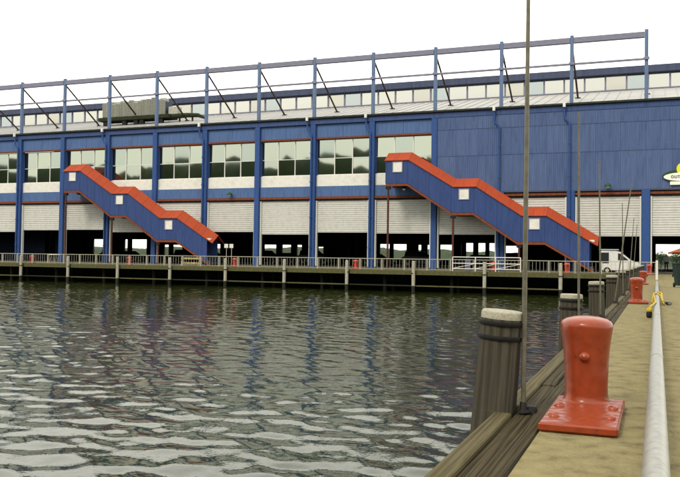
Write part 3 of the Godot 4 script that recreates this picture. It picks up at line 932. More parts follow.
# ---------------------------------------------------------------- wharf edge
func build_wharf_edge() -> void:
	# railing: one thing with posts, rails and joined pickets per section
	var r := thing("wharf_railing", "long low pale metal railing with pickets along the wharf edge", "railing", Vector3(0, 0, -75.72))
	var x := -92.0
	var picket := MB.new()
	for k in 7:
		picket.box(Vector3(0.33 * (k + 0.5), 0.57, 0), Vector3(0.022, 0.86, 0.022))
	var pm := picket.mesh()
	while x < -0.2:
		bx(r, "post", M.rail, Vector3(x - 0.05, 0.0, -0.05), Vector3(x + 0.05, 1.06, 0.05))
		var w := minf(2.3, -0.05 - x)
		bx(r, "top_rail", M.rail, Vector3(x - 0.0, 1.065, -0.045), Vector3(x + w - 0.004, 1.13, 0.045))
		bx(r, "bottom_rail", M.rail, Vector3(x + 0.05, 0.1, -0.02), Vector3(x + w - 0.05, 0.14, 0.02))
		var po := put(r, "picket_row", pm, M.rail, Vector3(x, 0, 0))
		po.set_meta("kind", "stuff")
		x += 2.3
	var r2 := thing("jetty_railing", "short pale railing running along the jetty from its tall white end post", "railing", Vector3(0, 0, -53.0))
	bx(r2, "end_post", M.white, Vector3(-0.07, 0.0, -0.07), Vector3(0.07, 1.2, 0.07), 0.015)
	var z := -2.3
	while z > -22.6:
		bx(r2, "post", M.rail, Vector3(-0.04, 0, z - 0.04), Vector3(0.04, 1.06, z + 0.04))
		z -= 2.3
	bx(r2, "top_rail", M.rail, Vector3(-0.035, 1.065, -22.68), Vector3(0.035, 1.12, -0.08))
	bx(r2, "bottom_rail", M.rail, Vector3(-0.02, 0.12, -22.68), Vector3(0.02, 0.16, -0.08))
	# fender piles, pale above the tide line
	var src: Node3D = null
	for i in 12:
		var px := -77.1 + i * BAY
		if px > -3.0: break
		var lab := "pale timber fender pile on the wharf face, %s from the left" % ORD[i]
		if src == null:
			src = thing("fender_pile", lab, "pile", Vector3(px, 0, -75.14), 0.0, "fender piles along the wharf face")
			var b := MB.new()
			b.lathe([Vector2(0.17, -1.55), Vector2(0.165, 0.2), Vector2(0.16, 0.84), Vector2(0.12, 0.9), Vector2(0.0, 0.91)], 12, Transform3D.IDENTITY, 0.06, noise(0.2, 4))
			add(src, "shaft", b, M.fender)
			var c := MB.new()
			c.tube([Vector3(0, -5.0, 0), Vector3(0, -1.5, 0)], 0.178, 12)
			add(src, "wet_foot", c, M.fender_wet)
			bx(src, "bolt_plate", M.black, Vector3(-0.19, -0.32, -0.1), Vector3(0.19, -0.24, 0.185))
		else:
			copy(src, "fender_pile", lab, Vector3(px, 0, -75.14), i * 1.3)
	# waling timbers between the piles
	var wal := thing("waling_timber", "weathered horizontal waling timber low on the wharf face above the water", "timber", Vector3(0, -1.5, -75.32))
	for i in 10:
		bx(wal, "timber_length", M.fender_wet if i % 3 == 1 else M.deck_edge, Vector3(-77.1 + i * BAY, -0.07, -0.1), Vector3(-77.1 + (i + 1) * BAY - 0.05, 0.06, 0.0), 0.015)
	# red bollards along the edge
	var bol: Node3D = null
	var k := 0
	for bxp in [-69.6, -55.7, -42.15, -28.3, -14.4, -7.67, -0.62]:
		var lab: String = "small red bollard on the wharf edge behind the railing, %s from the left" % ORD[k]
		if bol == null:
			bol = thing("wharf_bollard", lab, "bollard", Vector3(bxp, 0, -76.35), 0.0, "red bollards on the far wharf edge")
			var b := MB.new()
			b.lathe([Vector2(0.22, 0.05), Vector2(0.2, 0.25), Vector2(0.215, 0.6), Vector2(0.27, 0.74), Vector2(0.27, 0.84), Vector2(0.2, 0.93), Vector2(0.0, 0.96)], 16)
			add(bol, "post", b, M.bollard_far)
			bx(bol, "base_plate", M.bollard_far, Vector3(-0.35, 0.004, -0.3), Vector3(0.35, 0.06, 0.3), 0.015)
			var h := MB.new()
			h.tube([Vector3(-0.33, 0.5, 0), Vector3(0.33, 0.5, 0)], 0.045, 8)
			add(bol, "cross_pin", h, M.bollard_far)
		else:
			copy(bol, "wharf_bollard", lab, Vector3(bxp, 0, -76.35), 0.2 * k)
		k += 1
	# white tubular gate in the railing
	var g := thing("tubular_gate", "white tubular steel gate standing in front of the wharf railing", "gate", Vector3(-14.95, 0, -75.56))
	for yy in [0.24, 0.75, 1.34]:
		var b := MB.new(); b.tube([Vector3(-3.2, yy, 0), Vector3(3.2, yy, 0)], 0.045, 8)
		add(g, "bar", b, M.white)
	for xx in [-3.2, -1.0, 0.9, 3.2]:
		var b := MB.new(); b.tube([Vector3(xx, 0.0, 0), Vector3(xx, 1.36, 0)], 0.055, 8)
		add(g, "upright", b, M.white)
	for q in [[-3.2, -1.0], [-1.0, 0.9], [0.9, 3.2]]:
		var b := MB.new(); b.tube([Vector3(q[0], 0.26, 0.0), Vector3(q[1], 0.73, 0.0)], 0.03, 6)
		add(g, "diagonal", b, M.white)
	# service pedestal
	var sp := thing("service_pedestal", "grey blue service pedestal with dark cap beside the white gate", "pedestal", Vector3(-16.8, 0, -76.1))
	bx(sp, "cabinet", M.truss, Vector3(-0.24, 0.004, -0.15), Vector3(0.24, 1.1, 0.15), 0.02)
	bx(sp, "cap", M.black, Vector3(-0.28, 1.104, -0.19), Vector3(0.28, 1.2, 0.19), 0.02)
	# cream trestle barrier
	var cb := thing("timber_barrier", "cream painted timber barrier under the left staircase", "barrier", Vector3(-48.05, 0, -77.2))
	for yy in [0.3, 0.82]:
		bx(cb, "board", M.cream, Vector3(-1.3, yy - 0.1, -0.03), Vector3(1.3, yy + 0.1, 0.03), 0.01)
	for xx in [-1.1, 1.1]:
		for sg in [-1.0, 1.0]:
			var b := MB.new()
			b.tube([Vector3(xx, 0.0, sg * 0.4), Vector3(xx, 0.95, sg * 0.06)], 0.05, 6)
			add(cb, "leg", b, M.cream)
	# white table
	var tb := thing("deck_table", "small white round topped table on the wharf at far left", "table", Vector3(-67.5, 0, -77.6))
	var tm := MB.new()
	tm.lathe([Vector2(0.0, 0.98), Vector2(0.72, 0.98), Vector2(0.75, 1.02), Vector2(0.72, 1.06), Vector2(0.0, 1.07)], 20)
	add(tb, "table_top", tm, M.white)
	for a in 4:
		var b := MB.new()
		b.tube([Vector3(cos(a * PI / 2 + 0.6) * 0.5, 0.0, sin(a * PI / 2 + 0.6) * 0.5), Vector3(cos(a * PI / 2 + 0.6) * 0.32, 0.98, sin(a * PI / 2 + 0.6) * 0.32)], 0.035, 6)
		add(tb, "leg", b, M.rail)
	# two small white notice boards on posts
	for q in [[-44.95, "left"], [-44.3, "right"]]:
		var nb := thing("notice_board", "small white notice board on a thin post, %s one of the pair" % q[1], "sign", Vector3(q[0], 0, -79.4), 0.0, "pair of white notice boards")
		bx(nb, "board", M.white, Vector3(-0.24, 2.05, -0.02), Vector3(0.24, 2.5, 0.02), 0.006)
		var b := MB.new(); b.tube([Vector3(0, 0.0, -0.06), Vector3(0, 2.4, -0.06)], 0.035, 6)
		add(nb, "post", b, M.rail)

# ---------------------------------------------------------------- jetty objects
func pile_spots() -> Array:
	return [-5.75, -11.15, -16.2, -21.8, -27.0, -32.0, -37.2, -42.5, -47.8, -53.0, -58.4, -63.8, -69.2]

func build_jetty_objects() -> void:
	var wob := noise(0.05, 14, 3)
	var spots := pile_spots()
	# big near bollard, then its copies further along
	var b1 := thing("mooring_bollard", "large glossy red bollard on square base plate, nearest on the jetty", "bollard", Vector3(-0.47, 0, -6.05), 0.0, "red mooring bollards along the jetty")
	var b := MB.new()
	var prof := [Vector2(0.176, 0.052), Vector2(0.163, 0.062), Vector2(0.154, 0.08), Vector2(0.149, 0.11), Vector2(0.148, 0.16), Vector2(0.150, 0.24), Vector2(0.154, 0.33), Vector2(0.160, 0.42), Vector2(0.169, 0.50), Vector2(0.178, 0.555), Vector2(0.182, 0.585), Vector2(0.180, 0.608), Vector2(0.168, 0.628), Vector2(0.14, 0.645), Vector2(0.09, 0.658), Vector2(0.04, 0.664), Vector2(0.0, 0.665)]
	b.lathe(prof, 48, Transform3D(Basis(Vector3(0, 0, 1), 0.0).scaled(Vector3(1, 1, 0.9)), Vector3.ZERO), 0.012, noise(0.03, 8, 2))
	add(b1, "post", b, M.bollard)
	var bpz := MB.new()
	bpz.cham(Vector3(0.025, 0.032, 0.40), Vector3(0.47, 0.056, 1.10), 0.012)
	add(b1, "base_plate", bpz, M.bollard)
	for q in [Vector3(-0.14, 0.058, 0.72), Vector3(0.2, 0.058, 0.66), Vector3(-0.15, 0.058, 0.33), Vector3(0.2, 0.058, 0.3)]:
		var bo := MB.new()
		bo.lathe([Vector2(0.036, 0.0), Vector2(0.034, 0.012), Vector2(0.024, 0.024), Vector2(0.0, 0.03)], 12)
		add(b1, "bolt_head", bo, M.bollard, q)
	var kn := MB.new()
	kn.lathe([Vector2(0.04, 0.0), Vector2(0.036, 0.02), Vector2(0.03, 0.035), Vector2(0.018, 0.046), Vector2(0.0, 0.05)], 16, Transform3D(Basis(Vector3.RIGHT, PI / 2), Vector3.ZERO))
	add(b1, "knob", kn, M.bollard, Vector3(0.0, 0.385, 0.125))
	copy(b1, "mooring_bollard", "red bollard on base plate, second along the jetty from the viewer", Vector3(-0.5, 0, -22.75), 0.05)
	copy(b1, "mooring_bollard", "red bollard on base plate, third along the jetty from the viewer", Vector3(-0.62, 0, -41.8), -0.04)

	# timber mooring piles with steel bands; thin poles stand beside them
	var tops := [0.70, 0.62, 0.68, 0.72, 0.78, 0.8, 0.8, 0.82, 0.84, 0.84, 0.86, 0.86, 0.86]
	for i in spots.size():
		var lab: String
		if i == 0: lab = "weathered timber mooring pile with two black bands, nearest on the jetty edge"
		else: lab = "timber mooring pile on the jetty edge, %s from the viewer" % ORD[i]
		var p := thing("mooring_pile", lab, "pile", Vector3(-1.07, 0, spots[i]), 0.0, "timber mooring piles along the jetty edge")
		var lean := 0.075 if i == 0 else 0.02 * sin(i * 2.1)
		var h: float = tops[i]
		var xf := Transform3D(Basis(Vector3(0, 0, 1), -lean), Vector3(0, 0, 0))
		var seg := 28 if i < 3 else 14
		var sh := MB.new()
		var pr := []
		for k in 15:
			var y := lerpf(-4.6, h - 0.055, k / 14.0)
			pr.append(Vector2(0.152 - 0.006 * (y + 0.5), y))
		sh.lathe(pr, seg, xf, 0.07, wob)
		add(p, "shaft", sh, M.pile)
		var cp := MB.new()
		cp.lathe([Vector2(0.147, h - 0.056), Vector2(0.146, h - 0.012), Vector2(0.134, h), Vector2(0.0, h + 0.006)], seg, xf, 0.05, wob)
		add(p, "weathered_top", cp, M.pile_cap)
		for dy in [0.085, 0.185]:
			var bd := MB.new()
			var y: float = h - dy
			bd.lathe([Vector2(0.148, y - 0.016), Vector2(0.158, y - 0.014), Vector2(0.158, y + 0.014), Vector2(0.148, y + 0.016)], seg, xf)
			add(p, "steel_band", bd, M.band)
	var poles := [[Vector3(-0.862, 0, -5.72), Vector3(-0.850, 2.89, -5.72), 0.017, "tall thin steel pole beside the nearest mooring pile"],
		[Vector3(-0.95, -0.0, -11.0), Vector3(-0.965, 3.02, -11.0), 0.016, "thin steel pole beside the second mooring pile"],
		[Vector3(-0.98, 0.0, -15.9), Vector3(-1.02, 2.98, -15.9), 0.016, "thin steel pole beside the third mooring pile"],
		[Vector3(-1.0, 0.0, -21.6), Vector3(-0.60, 3.06, -21.6), 0.017, "thin pole leaning right beside the fourth mooring pile"],
		[Vector3(-0.98, 0.0, -26.8), Vector3(-1.02, 2.9, -26.8), 0.015, "thin upright pole beside the fifth mooring pile"],
		[Vector3(-0.98, 0.0, -31.8), Vector3(-0.80, 2.7, -31.8), 0.015, "thin slightly leaning pole beside the sixth mooring pile"],
		[Vector3(-0.98, 0.0, -37.0), Vector3(-0.80, 2.7, -37.0), 0.015, "thin pole beside the seventh mooring pile"]]
	for q in poles:
		var p := thing("steel_pole", q[3], "pole", q[0], 0.0, "thin poles along the jetty edge")
		var t := MB.new()
		var tip: Vector3 = q[1] - q[0]
		t.tube([Vector3.ZERO, tip * 0.5, tip], [q[2], q[2], q[2] * 0.82], 10)
		add(p, "shaft", t, M.steel_pole)
		var ft := MB.new()
		ft.lathe([Vector2(0.05, 0.0), Vector2(0.048, 0.012), Vector2(0.026, 0.02), Vector2(0.024, 0.07), Vector2(0.0, 0.072)], 12)
		add(p, "base_socket", ft, M.band)
		var cl := MB.new()
		cl.lathe([Vector2(0.05, 0.0), Vector2(0.044, 0.03), Vector2(0.0, 0.035)], 8)
		add(p, "base_nut", cl, M.band, Vector3(0.04, 0.002, -0.06))

	# low pipe barrier down the jetty
	var pp := thing("pipe_barrier", "low grey galvanised pipe barrier running along the jetty deck", "barrier", Vector3(0, 0, 0))
	var z := 4.4
	while z > -40.0:
		var z1 := maxf(z - 6.2, -41.0)
		var t := MB.new()
		t.tube([Vector3(0, 0.165, z), Vector3(0, 0.165, z1 + 0.01)], 0.057, 28)
		add(pp, "pipe_length", t, M.pipe)
		var cu := MB.new()
		cu.tube([Vector3(0, 0.165, z1 + 0.09), Vector3(0, 0.165, z1 - 0.08)], 0.0605, 24)
		add(pp, "coupler" if z1 > -40.9 else "end_cap", cu, M.pipe if z1 > -40.9 else M.black)
		bx(pp, "bracket", M.band, Vector3(-0.03, 0.004, z1 + 0.5), Vector3(0.03, 0.12, z1 + 0.58))
		z = z1
	# yellow and black lines hanging over the pipe
	var l1 := thing("yellow_float", "yellow and black float hanging on the near left of the pipe barrier", "float", Vector3(-0.1, 0, -16.2))
	var f1 := MB.new()
	f1.lathe([Vector2(0.0, 0.02), Vector2(0.06, 0.03), Vector2(0.075, 0.08), Vector2(0.075, 0.16), Vector2(0.06, 0.2)], 14)
	var fo := add(l1, "black_foot", f1, M.black, Vector3(-0.03, 0.0, 0))
	fo.scale = Vector3(0.7, 0.7, 0.7)
	var f2 := MB.new()
	f2.lathe([Vector2(0.066, 0.2), Vector2(0.07, 0.25), Vector2(0.045, 0.3), Vector2(0.0, 0.31)], 14)
	var fy := add(l1, "yellow_top", f2, M.yellow, Vector3(-0.03, 0.0, 0))
	fy.scale = Vector3(0.7, 0.7, 0.7)
	var rp := MB.new()
	rp.tube([Vector3(-0.03, 0.21, 0), Vector3(0.0, 0.235, -0.15), Vector3(0.08, 0.24, -1.6), Vector3(0.04, 0.25, -4.5), Vector3(0.03, 0.3, -5.4)], 0.018, 8)
	add(l1, "lanyard", rp, M.yellow)
	var l2 := thing("mooring_line", "yellow and black mooring line draped over the pipe barrier further along", "rope", Vector3(0.0, 0, -22.5))
	var r1 := MB.new()
	r1.tube([Vector3(-0.02, 0.02, 0.3), Vector3(-0.11, 0.02, 0.0), Vector3(-0.09, 0.2, -0.2), Vector3(0.0, 0.25, -0.2), Vector3(0.1, 0.2, 0.1), Vector3(0.14, 0.06, 0.5), Vector3(0.17, 0.05, 1.2)], 0.022, 8)
	add(l2, "yellow_loop", r1, M.yellow)
	var r2 := MB.new()
	r2.tube([Vector3(0.15, 0.05, 0.7), Vector3(0.25, 0.04, 0.4), Vector3(0.34, 0.04, 0.6), Vector3(0.24, 0.04, 1.1)], 0.026, 8)
	add(l2, "black_coil", r2, M.black)
	var r3 := MB.new()
	r3.tube([Vector3(0.02, 0.25, -1.6), Vector3(0.12, 0.22, -1.2), Vector3(0.13, 0.12, 0.2), Vector3(0.14, 0.08, 0.6)], 0.025, 8)
	add(l2, "yellow_tail", r3, M.yellow)

	# bins
	wheelie_bin(Vector3(1.02, 0, -38.0), "dark green wheeled bin on the jetty, nearer of the two")
	wheelie_bin(Vector3(1.45, 0, -66.3), "dark green wheeled bin on the jetty, farther one near the shed")

	build_van()

func wheelie_bin(at: Vector3, lab: String) -> void:
	var t := thing("wheeled_bin", lab, "bin", at, 0.25, "dark bins on the jetty")
	var b := MB.new()
	var lo := 0.24; var hi := 0.31
	var y0 := 0.08; var y1 := 1.0
	for k in 4:
		var a := k * PI / 2
		var bs := Basis(Vector3.UP, a)
		b.face([bs * Vector3(-lo, y0, lo), bs * Vector3(lo, y0, lo), bs * Vector3(hi, y1, hi), bs * Vector3(-hi, y1, hi)], bs * Vector3(0, 0, 1))
	b.face([Vector3(-lo, y0, -lo), Vector3(lo, y0, -lo), Vector3(lo, y0, lo), Vector3(-lo, y0, lo)], Vector3.DOWN)
	add(t, "body", b, M.green_bin)
	bx(t, "lid", M.green_bin, Vector3(-0.34, 1.004, -0.36), Vector3(0.34, 1.08, 0.34), 0.025)
	for sx in [-1.0, 1.0]:
		var w := MB.new()
		w.tube([Vector3(sx * 0.22, 0.1, -0.28), Vector3(sx * 0.28, 0.1, -0.28)], 0.1, 14)
		add(t, "wheel", w, M.tyre)
	var h := MB.new()
	h.tube([Vector3(-0.25, 0.98, -0.4), Vector3(0.25, 0.98, -0.4)], 0.02, 6)
	add(t, "handle", h, M.black)

func build_van() -> void:
	var t := thing("white_van", "white van parked on the wharf behind the railing beside the staircase foot", "van", Vector3(-3.2, 0, -79.6))
	var b := MB.new()
	b.prism(PackedVector2Array([Vector2(-1.7, 0.32), Vector2(1.7, 0.32), Vector2(1.76, 0.6), Vector2(1.68, 1.0), Vector2(0.95, 1.28), Vector2(0.05, 2.02), Vector2(-0.3, 2.1), Vector2(-1.6, 2.12), Vector2(-1.72, 1.9), Vector2(-1.78, 0.6)]), -0.82, 0.82)
	add(t, "body", b, M.boat_white)
	for sz in [-1.0, 1.0]:
		var w := MB.new()
		w.prism(PackedVector2Array([Vector2(-0.15, 1.25), Vector2(0.78, 1.25), Vector2(0.05, 1.86), Vector2(-0.15, 1.9)]), sz * 0.826 - 0.006, sz * 0.826 + 0.006)
		add(t, "front_window", w, M.car_glass)
		bx(t, "side_window", M.car_glass, Vector3(-1.66, 0.95, sz * 0.826 - 0.006), Vector3(-0.95, 1.95, sz * 0.826 + 0.006))
		bx(t, "headlight", M.lamp_glass, Vector3(1.7, 0.72, sz * 0.6 - 0.15), Vector3(1.75, 0.9, sz * 0.6 + 0.15))
		for sx in [-1.1, 1.1]:
			var wh := MB.new()
			wh.tube([Vector3(sx, 0.3, sz * 0.66), Vector3(sx, 0.3, sz * 0.85)], 0.3, 16)
			var wo := add(t, "wheel", wh, M.tyre)
			var r := MB.new()
			r.tube([Vector3(sx, 0.3, sz * 0.83), Vector3(sx, 0.3, sz * 0.86)], 0.17, 12)
			add(wo, "rim", r, M.rail)
	bx(t, "roof_rack", M.canvas, Vector3(-1.85, 2.17, -0.75), Vector3(-0.1, 2.27, 0.75), 0.03)
	bx(t, "bumper", M.canvas, Vector3(1.765, 0.4, -0.8), Vector3(1.85, 0.58, 0.8), 0.02)

# ---------------------------------------------------------------- passage at the right
func build_passage() -> void:
	# wall sign over the passage, only its left end is in view
	var s := thing("wall_sign", "yellow and white oval sign fixed on the blue wall at right edge", "sign", Vector3(2.3, 9.1, FRONT + 0.26))
	var oval := func(rx: float, ry: float, cx: float, cy: float) -> PackedVector2Array:
		var p := PackedVector2Array()
		for k in 40: p.append(Vector2(cx + cos(TAU * k / 40) * rx, cy + sin(TAU * k / 40) * ry))
		return p
	var b := MB.new(); b.prism(oval.call(1.86, 0.62, 0, 0.1), 0.0, 0.08); add(s, "green_border", b, M.sign_green)
	b = MB.new(); b.prism(oval.call(1.74, 0.40, 0, 0.04), 0.083, 0.12); add(s, "white_oval", b, M.sign_white)
	b = MB.new(); b.prism(oval.call(0.62, 0.62, 0, 0.78), 0.02, 0.11); add(s, "yellow_crest", b, M.sign_yellow)
	bx(s, "lower_panel", M.sign_white, Vector3(-1.18, -0.72, 0.02), Vector3(1.18, -0.40, 0.14), 0.02)
	var tm := TextMesh.new()
	var sf := SystemFont.new(); sf.font_names = PackedStringArray(["Droid Sans"]); sf.font_weight = 700
	tm.font = sf; tm.text = "OUT"; tm.font_size = 32; tm.pixel_size = 0.0125; tm.depth = 0.02
	put(s, "lettering", tm, M.sign_ink, Vector3(-0.72, 0.04, 0.135))

	# person in a light blue shirt in the passage
	build_person(Vector3(0.88, FLOOR, -88.0))
	var ch := thing("plastic_chair", "white plastic chair standing left of the person in the passage", "chair", Vector3(0.15, FLOOR, -90.0), 0.6)
	bx(ch, "seat", M.white, Vector3(-0.24, 0.42, -0.24), Vector3(0.24, 0.46, 0.24), 0.01)
	bx(ch, "backrest", M.white, Vector3(-0.24, 0.47, -0.26), Vector3(0.24, 0.88, -0.22), 0.01)
	for sx in [-0.2, 0.2]:
		for sz in [-0.2, 0.2]:
			var lb := MB.new(); lb.tube([Vector3(sx * 1.1, 0.0, sz * 1.1), Vector3(sx, 0.42, sz)], 0.022, 6)
			add(ch, "leg", lb, M.white)
	# umbrellas beyond the passage
	for q in [[Vector3(3.6, FLOOR, -131.0), "orange market umbrella nearest behind the passage"], [Vector3(7.0, FLOOR, -136.0), "orange market umbrella farther back behind the passage"]]:
		var u := thing("market_umbrella", q[1], "umbrella", q[0], 0.0, "orange umbrellas beyond the passage")
		var p := MB.new(); p.tube([Vector3.ZERO, Vector3(0, 3.3, 0)], 0.04, 8); add(u, "pole", p, M.rail)
		for k in 8:
			var a := TAU * k / 8.0
			var a2 := TAU * (k + 1) / 8.0
			var c := MB.new()
			var e0 := Vector3(cos(a) * 2.1, 2.45, sin(a) * 2.1); var e1 := Vector3(cos(a2) * 2.1, 2.45, sin(a2) * 2.1)
			c.face([Vector3(0, 3.25, 0), e0, e1], Vector3(cos(a), 1, sin(a)))
			c.face([e0, e1, e1 + Vector3(0, -0.2, 0), e0 + Vector3(0, -0.2, 0)], Vector3(cos(a), 0, sin(a)))
			add(u, "canopy_panel", c, M.umbrella)
		bx(u, "base", M.seawall, Vector3(-0.3, 0.004, -0.3), Vector3(0.3, 0.12, 0.3), 0.02)
	# shrubs beyond
	var k := 0
	for q in [Vector3(0.6, FLOOR, -142.0), Vector3(3.0, FLOOR, -144.0), Vector3(5.2, FLOOR, -143.0)]:
		var t := thing("shrub", "dark green leafy shrub beyond the passage, %s from the left" % ORD[k], "shrub", q, 0.0, "shrubs beyond the passage")
		var st := MB.new()
		st.tube([Vector3(0, 0, 0), Vector3(0.06, 0.8, 0.02), Vector3(0.0, 1.7, 0.0)], [0.09, 0.06, 0.03], 7)
		add(t, "trunk", st, M.bark)
		var lf := MB.new()
		for j in 900:
			var d := Vector3(rng.randfn(), rng.randfn(), rng.randfn()).normalized() * pow(rng.randf(), 0.45)
			var c := Vector3(d.x * 1.15, 1.65 + d.y * 1.15, d.z * 1.0)
			var a1 := Vector3(rng.randfn(), rng.randfn(), rng.randfn()).normalized() * 0.11
			var a2 := a1.cross(Vector3(rng.randfn(), rng.randfn(), rng.randfn()).normalized()).normalized() * 0.06
			lf.face([c - a1, c + a2, c + a1, c - a2], Vector3.UP)
		add(t, "crown", lf, M.leaf)
		k += 1

func build_person(at: Vector3) -> void:
	# bones: from, to, radius from, radius to
	var bones := [
		[Vector3(0, 0.95, 0), Vector3(0, 1.18, 0.0), 0.135, 0.13], [Vector3(0, 1.18, 0), Vector3(0, 1.38, -0.01), 0.13, 0.14],
		[Vector3(-0.15, 1.40, 0), Vector3(0.15, 1.40, 0), 0.075, 0.075],
		[Vector3(0, 1.40, 0), Vector3(0, 1.54, 0.01), 0.06, 0.052], [Vector3(0, 1.60, 0.02), Vector3(0, 1.68, 0.01), 0.085, 0.09],
		[Vector3(-0.19, 1.40, 0), Vector3(-0.25, 1.13, -0.02), 0.055, 0.043], [Vector3(-0.25, 1.13, -0.02), Vector3(-0.24, 0.88, 0.05), 0.042, 0.03],
		[Vector3(0.19, 1.40, 0), Vector3(0.25, 1.13, -0.02), 0.055, 0.043], [Vector3(0.25, 1.13, -0.02), Vector3(0.22, 0.89, 0.06), 0.042, 0.03],
		[Vector3(-0.24, 0.88, 0.05), Vector3(-0.235, 0.78, 0.07), 0.032, 0.02], [Vector3(0.22, 0.89, 0.06), Vector3(0.215, 0.79, 0.08), 0.032, 0.02],
		[Vector3(-0.09, 0.93, 0), Vector3(-0.11, 0.5, 0.02), 0.095, 0.065], [Vector3(-0.11, 0.5, 0.02), Vector3(-0.12, 0.08, -0.02), 0.062, 0.045],
		[Vector3(0.09, 0.93, 0), Vector3(0.11, 0.5, 0.03), 0.095, 0.065], [Vector3(0.11, 0.5, 0.03), Vector3(0.13, 0.08, 0.0), 0.062, 0.045],
		[Vector3(-0.12, 0.05, -0.03), Vector3(-0.14, 0.035, 0.15), 0.048, 0.035], [Vector3(0.13, 0.05, -0.01), Vector3(0.16, 0.035, 0.17), 0.048, 0.035],
		[Vector3(0, 1.625, 0.1), Vector3(0, 1.6, 0.115), 0.016, 0.018]]
	var cs := 0.028
	var lo := Vector3(-0.36, -0.03, -0.22)
	var nx := 26; var ny := 66; var nzc := 18
	var f := PackedFloat32Array(); f.resize(nx * ny * nzc)
	for k in nzc:
		for j in ny:
			for i in nx:
				var p := lo + Vector3(i, j, k) * cs
				var d := 1.0
				for q in bones:
					var a: Vector3 = q[0]
					var ab: Vector3 = q[1] - a
					var t := clampf((p - a).dot(ab) / ab.length_squared(), 0, 1)
					var e := p.distance_to(a + ab * t) - lerpf(q[2], q[3], t)
					var h := clampf(0.5 + 0.5 * (d - e) / 0.03, 0, 1)
					d = lerpf(d, e, h) - 0.03 * h * (1 - h)
				f[i + nx * (j + ny * k)] = d
	var vid := {}
	var b := MB.new()
	b.colored = true
	var id := func(i: int, j: int, k: int) -> int: return i + nx * (j + ny * k)
	for k in nzc - 1:
		for j in ny - 1:
			for i in nx - 1:
				var sum := Vector3.ZERO
				var n := 0
				for e in 12:
					var ax := e / 4
					var u := e & 1
					var w := (e >> 1) & 1
					var p0 := Vector3i.ZERO
					p0[(ax + 1) % 3] = u; p0[(ax + 2) % 3] = w
					var p1 := p0; p1[ax] = 1
					var d0 := f[id.call(i + p0.x, j + p0.y, k + p0.z)]
					var d1 := f[id.call(i + p1.x, j + p1.y, k + p1.z)]
					if (d0 < 0) != (d1 < 0):
						sum += Vector3(p0).lerp(Vector3(p1), d0 / (d0 - d1)); n += 1
				if n:
					vid[id.call(i, j, k)] = b.v.size()
					var p := lo + (Vector3(i, j, k) + sum / n) * cs
					var g := Vector3(f[id.call(i + 1, j, k)] - f[id.call(i, j, k)], f[id.call(i, j + 1, k)] - f[id.call(i, j, k)], f[id.call(i, j, k + 1)] - f[id.call(i, j, k)])
					b.v.append(p); b.n.append(g.normalized()); b.uv.append(Vector2.ZERO)
					var cc := Color(0.33, 0.42, 0.55)
					if p.y < 0.09: cc = Color(0.015, 0.013, 0.012)
					elif p.y < 0.97 and absf(p.x) < 0.21: cc = Color(0.018, 0.02, 0.026)
					elif p.y > 1.60 and (p.z < 0.03 or p.y > 1.70): cc = Color(0.03, 0.022, 0.016)
					elif p.y > 1.47: cc = Color(0.42, 0.25, 0.17)
					elif absf(p.x) > 0.19 and p.y < 1.16: cc = Color(0.42, 0.25, 0.17)
					b.c.append(cc)
	for k in range(1, nzc - 1):
		for j in range(1, ny - 1):
			for i in range(1, nx - 1):
				for ax in 3:
					var o := Vector3i(i, j, k)
					var o1 := o; o1[ax] += 1
					var d0 := f[id.call(o.x, o.y, o.z)]
					var d1 := f[id.call(o1.x, o1.y, o1.z)]
					if (d0 < 0) == (d1 < 0): continue
					var c := []
					for q in [[0, 0], [-1, 0], [-1, -1], [0, -1]]:
						var z := o
						z[(ax + 1) % 3] += q[0]; z[(ax + 2) % 3] += q[1]
						c.append(vid.get(id.call(z.x, z.y, z.z), -1))
					if c.has(-1): continue
					if d0 < 0: b.ix.append_array([c[0], c[2], c[1], c[0], c[3], c[2]])
					else: b.ix.append_array([c[0], c[1], c[2], c[0], c[2], c[3]])
	var m := StandardMaterial3D.new()
	m.vertex_color_use_as_albedo = true
	m.roughness = 0.8
	var p := thing("person", "person in light blue shirt and dark trousers standing in the passage", "person", at, 0.3)
	add(p, "body", b, m)

# ---------------------------------------------------------------- vehicles parked in the dark shed
func build_interior() -> void:
	var cars := [[Vector3(-26.2, FLOOR, -93.0), 0.05, true, 0.02, "dark four wheel drive parked in the shed behind the right staircase landing"],
		[Vector3(-40.6, FLOOR, -94.5), 0.1, true, 0.03, "dark wagon parked inside the shed in the middle open bay"],
		[Vector3(-46.3, FLOOR, -98.0), -0.08, false, 0.025, "low dark car parked inside the shed left of the middle wagon"],
		[Vector3(-33.0, FLOOR, -97.0), 0.12, false, 0.03, "low dark car parked inside the shed right of the middle wagon"],
		[Vector3(-19.5, FLOOR, -95.0), -0.1, false, 0.025, "dark sedan parked inside the shed behind the white gate"],
		[Vector3(-58.5, FLOOR, -99.0), 0.1, true, 0.06, "grey wagon parked inside the shed under the left staircase"],
		[Vector3(-70.5, FLOOR, -97.0), 0.0, false, 0.03, "dark sedan parked inside the shed at far left"],
		[Vector3(-50.5, FLOOR, -101.0), 0.2, true, 0.05, "grey wagon parked in the shed behind the notice boards"],
		[Vector3(-36.8, FLOOR, -104.0), 0.0, false, 0.12, "pale grey sedan parked deep inside the shed beside the middle wagon"],
		[Vector3(-15.6, FLOOR, -99.0), 0.15, true, 0.03, "dark wagon parked in the shed behind the lower flight of the right staircase"],
		[Vector3(-64.2, FLOOR, -102.0), -0.1, true, 0.2, "pale wagon parked in the shed behind the upper flight of the left staircase"],
		[Vector3(-75.5, FLOOR, -100.0), 0.1, true, 0.08, "grey wagon parked in the shed in the leftmost bay"]]
	for q in cars:
		car(q[0], q[1], q[2], q[3], q[4])

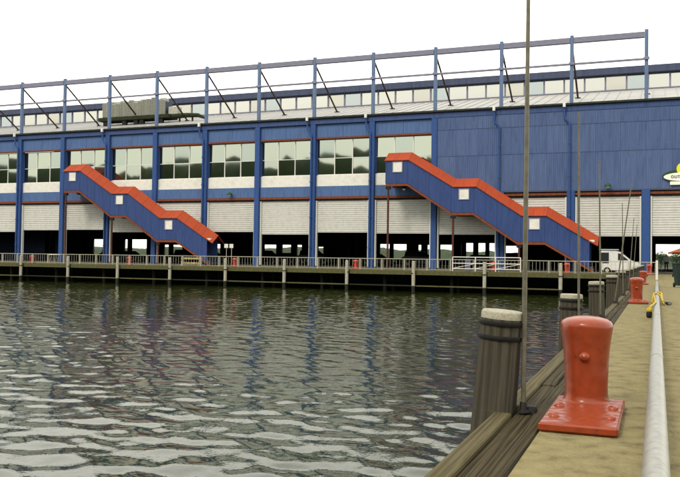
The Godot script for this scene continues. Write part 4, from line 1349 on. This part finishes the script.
func car(at: Vector3, turn: float, tall: bool, tone: float, lab: String) -> void:
	var t := thing("parked_car", lab, "car", at, turn, "cars parked in the dark shed")
	var key := "paint%f" % tone
	if not M.has(key): mat(key, lin(tone, tone, tone * 1.05), 0.35)
	var up := 1.22 if tall else 1.0
	var lower := PackedVector2Array([Vector2(-2.2, 0.3), Vector2(2.2, 0.3), Vector2(2.25, 0.55), Vector2(2.15, 0.8), Vector2(1.1, 0.95), Vector2(-1.9, 1.0), Vector2(-2.25, 0.85), Vector2(-2.28, 0.5)])
	for k in lower.size(): lower[k].y *= up
	var b := MB.new(); b.prism(lower, -0.86, 0.86)
	add(t, "body", b, M[key])
	# cabin tapers towards the roof
	var lowp := [Vector2(1.15, 0.95), Vector2(-1.85 if tall else -1.5, 0.98)]
	var hip := [Vector2(0.4, 1.45), Vector2(-1.75 if tall else -0.95, 1.45)]
	var c := MB.new()
	var v := []
	for zz in [-1.0, 1.0]:
		v.append([Vector3(lowp[0].x, lowp[0].y * up, zz * 0.82), Vector3(lowp[1].x, lowp[1].y * up, zz * 0.82), Vector3(hip[1].x, hip[1].y * up, zz * 0.66), Vector3(hip[0].x, hip[0].y * up, zz * 0.66)])
	for s in 2: c.face(v[s], Vector3(0, 0.2, -1 if s == 0 else 1))
	for k in 4:
		var n := (k + 1) % 4
		c.face([v[0][k], v[0][n], v[1][n], v[1][k]], [Vector3.DOWN, Vector3.LEFT, Vector3.UP, Vector3.RIGHT][k])
	add(t, "cabin_glass", c, M.car_glass)
	bx(t, "roof", M[key], Vector3(hip[1].x - 0.03, 1.452 * up, -0.68), Vector3(hip[0].x + 0.03, 1.452 * up + 0.05, 0.68), 0.02)
	for sx in [-1.38, 1.4]:
		for sz in [-1.0, 1.0]:
			var w := MB.new()
			w.tube([Vector3(sx, 0.33, sz * 0.70), Vector3(sx, 0.33, sz * 0.89)], 0.33, 18)
			var wo := add(t, "wheel", w, M.tyre)
			var r := MB.new()
			r.tube([Vector3(sx, 0.33, sz * 0.86), Vector3(sx, 0.33, sz * 0.90)], 0.19, 14)
			add(wo, "rim", r, M.rail)
	for sz in [-0.62, 0.62]:
		bx(t, "headlight", M.lamp_glass, Vector3(2.2, 0.6 * up, sz - 0.18), Vector3(2.26, 0.74 * up, sz + 0.18))
		bx(t, "tail_light", M.car_red_light, Vector3(-2.3, 0.66 * up, sz - 0.16), Vector3(-2.24, 0.82 * up, sz + 0.16))
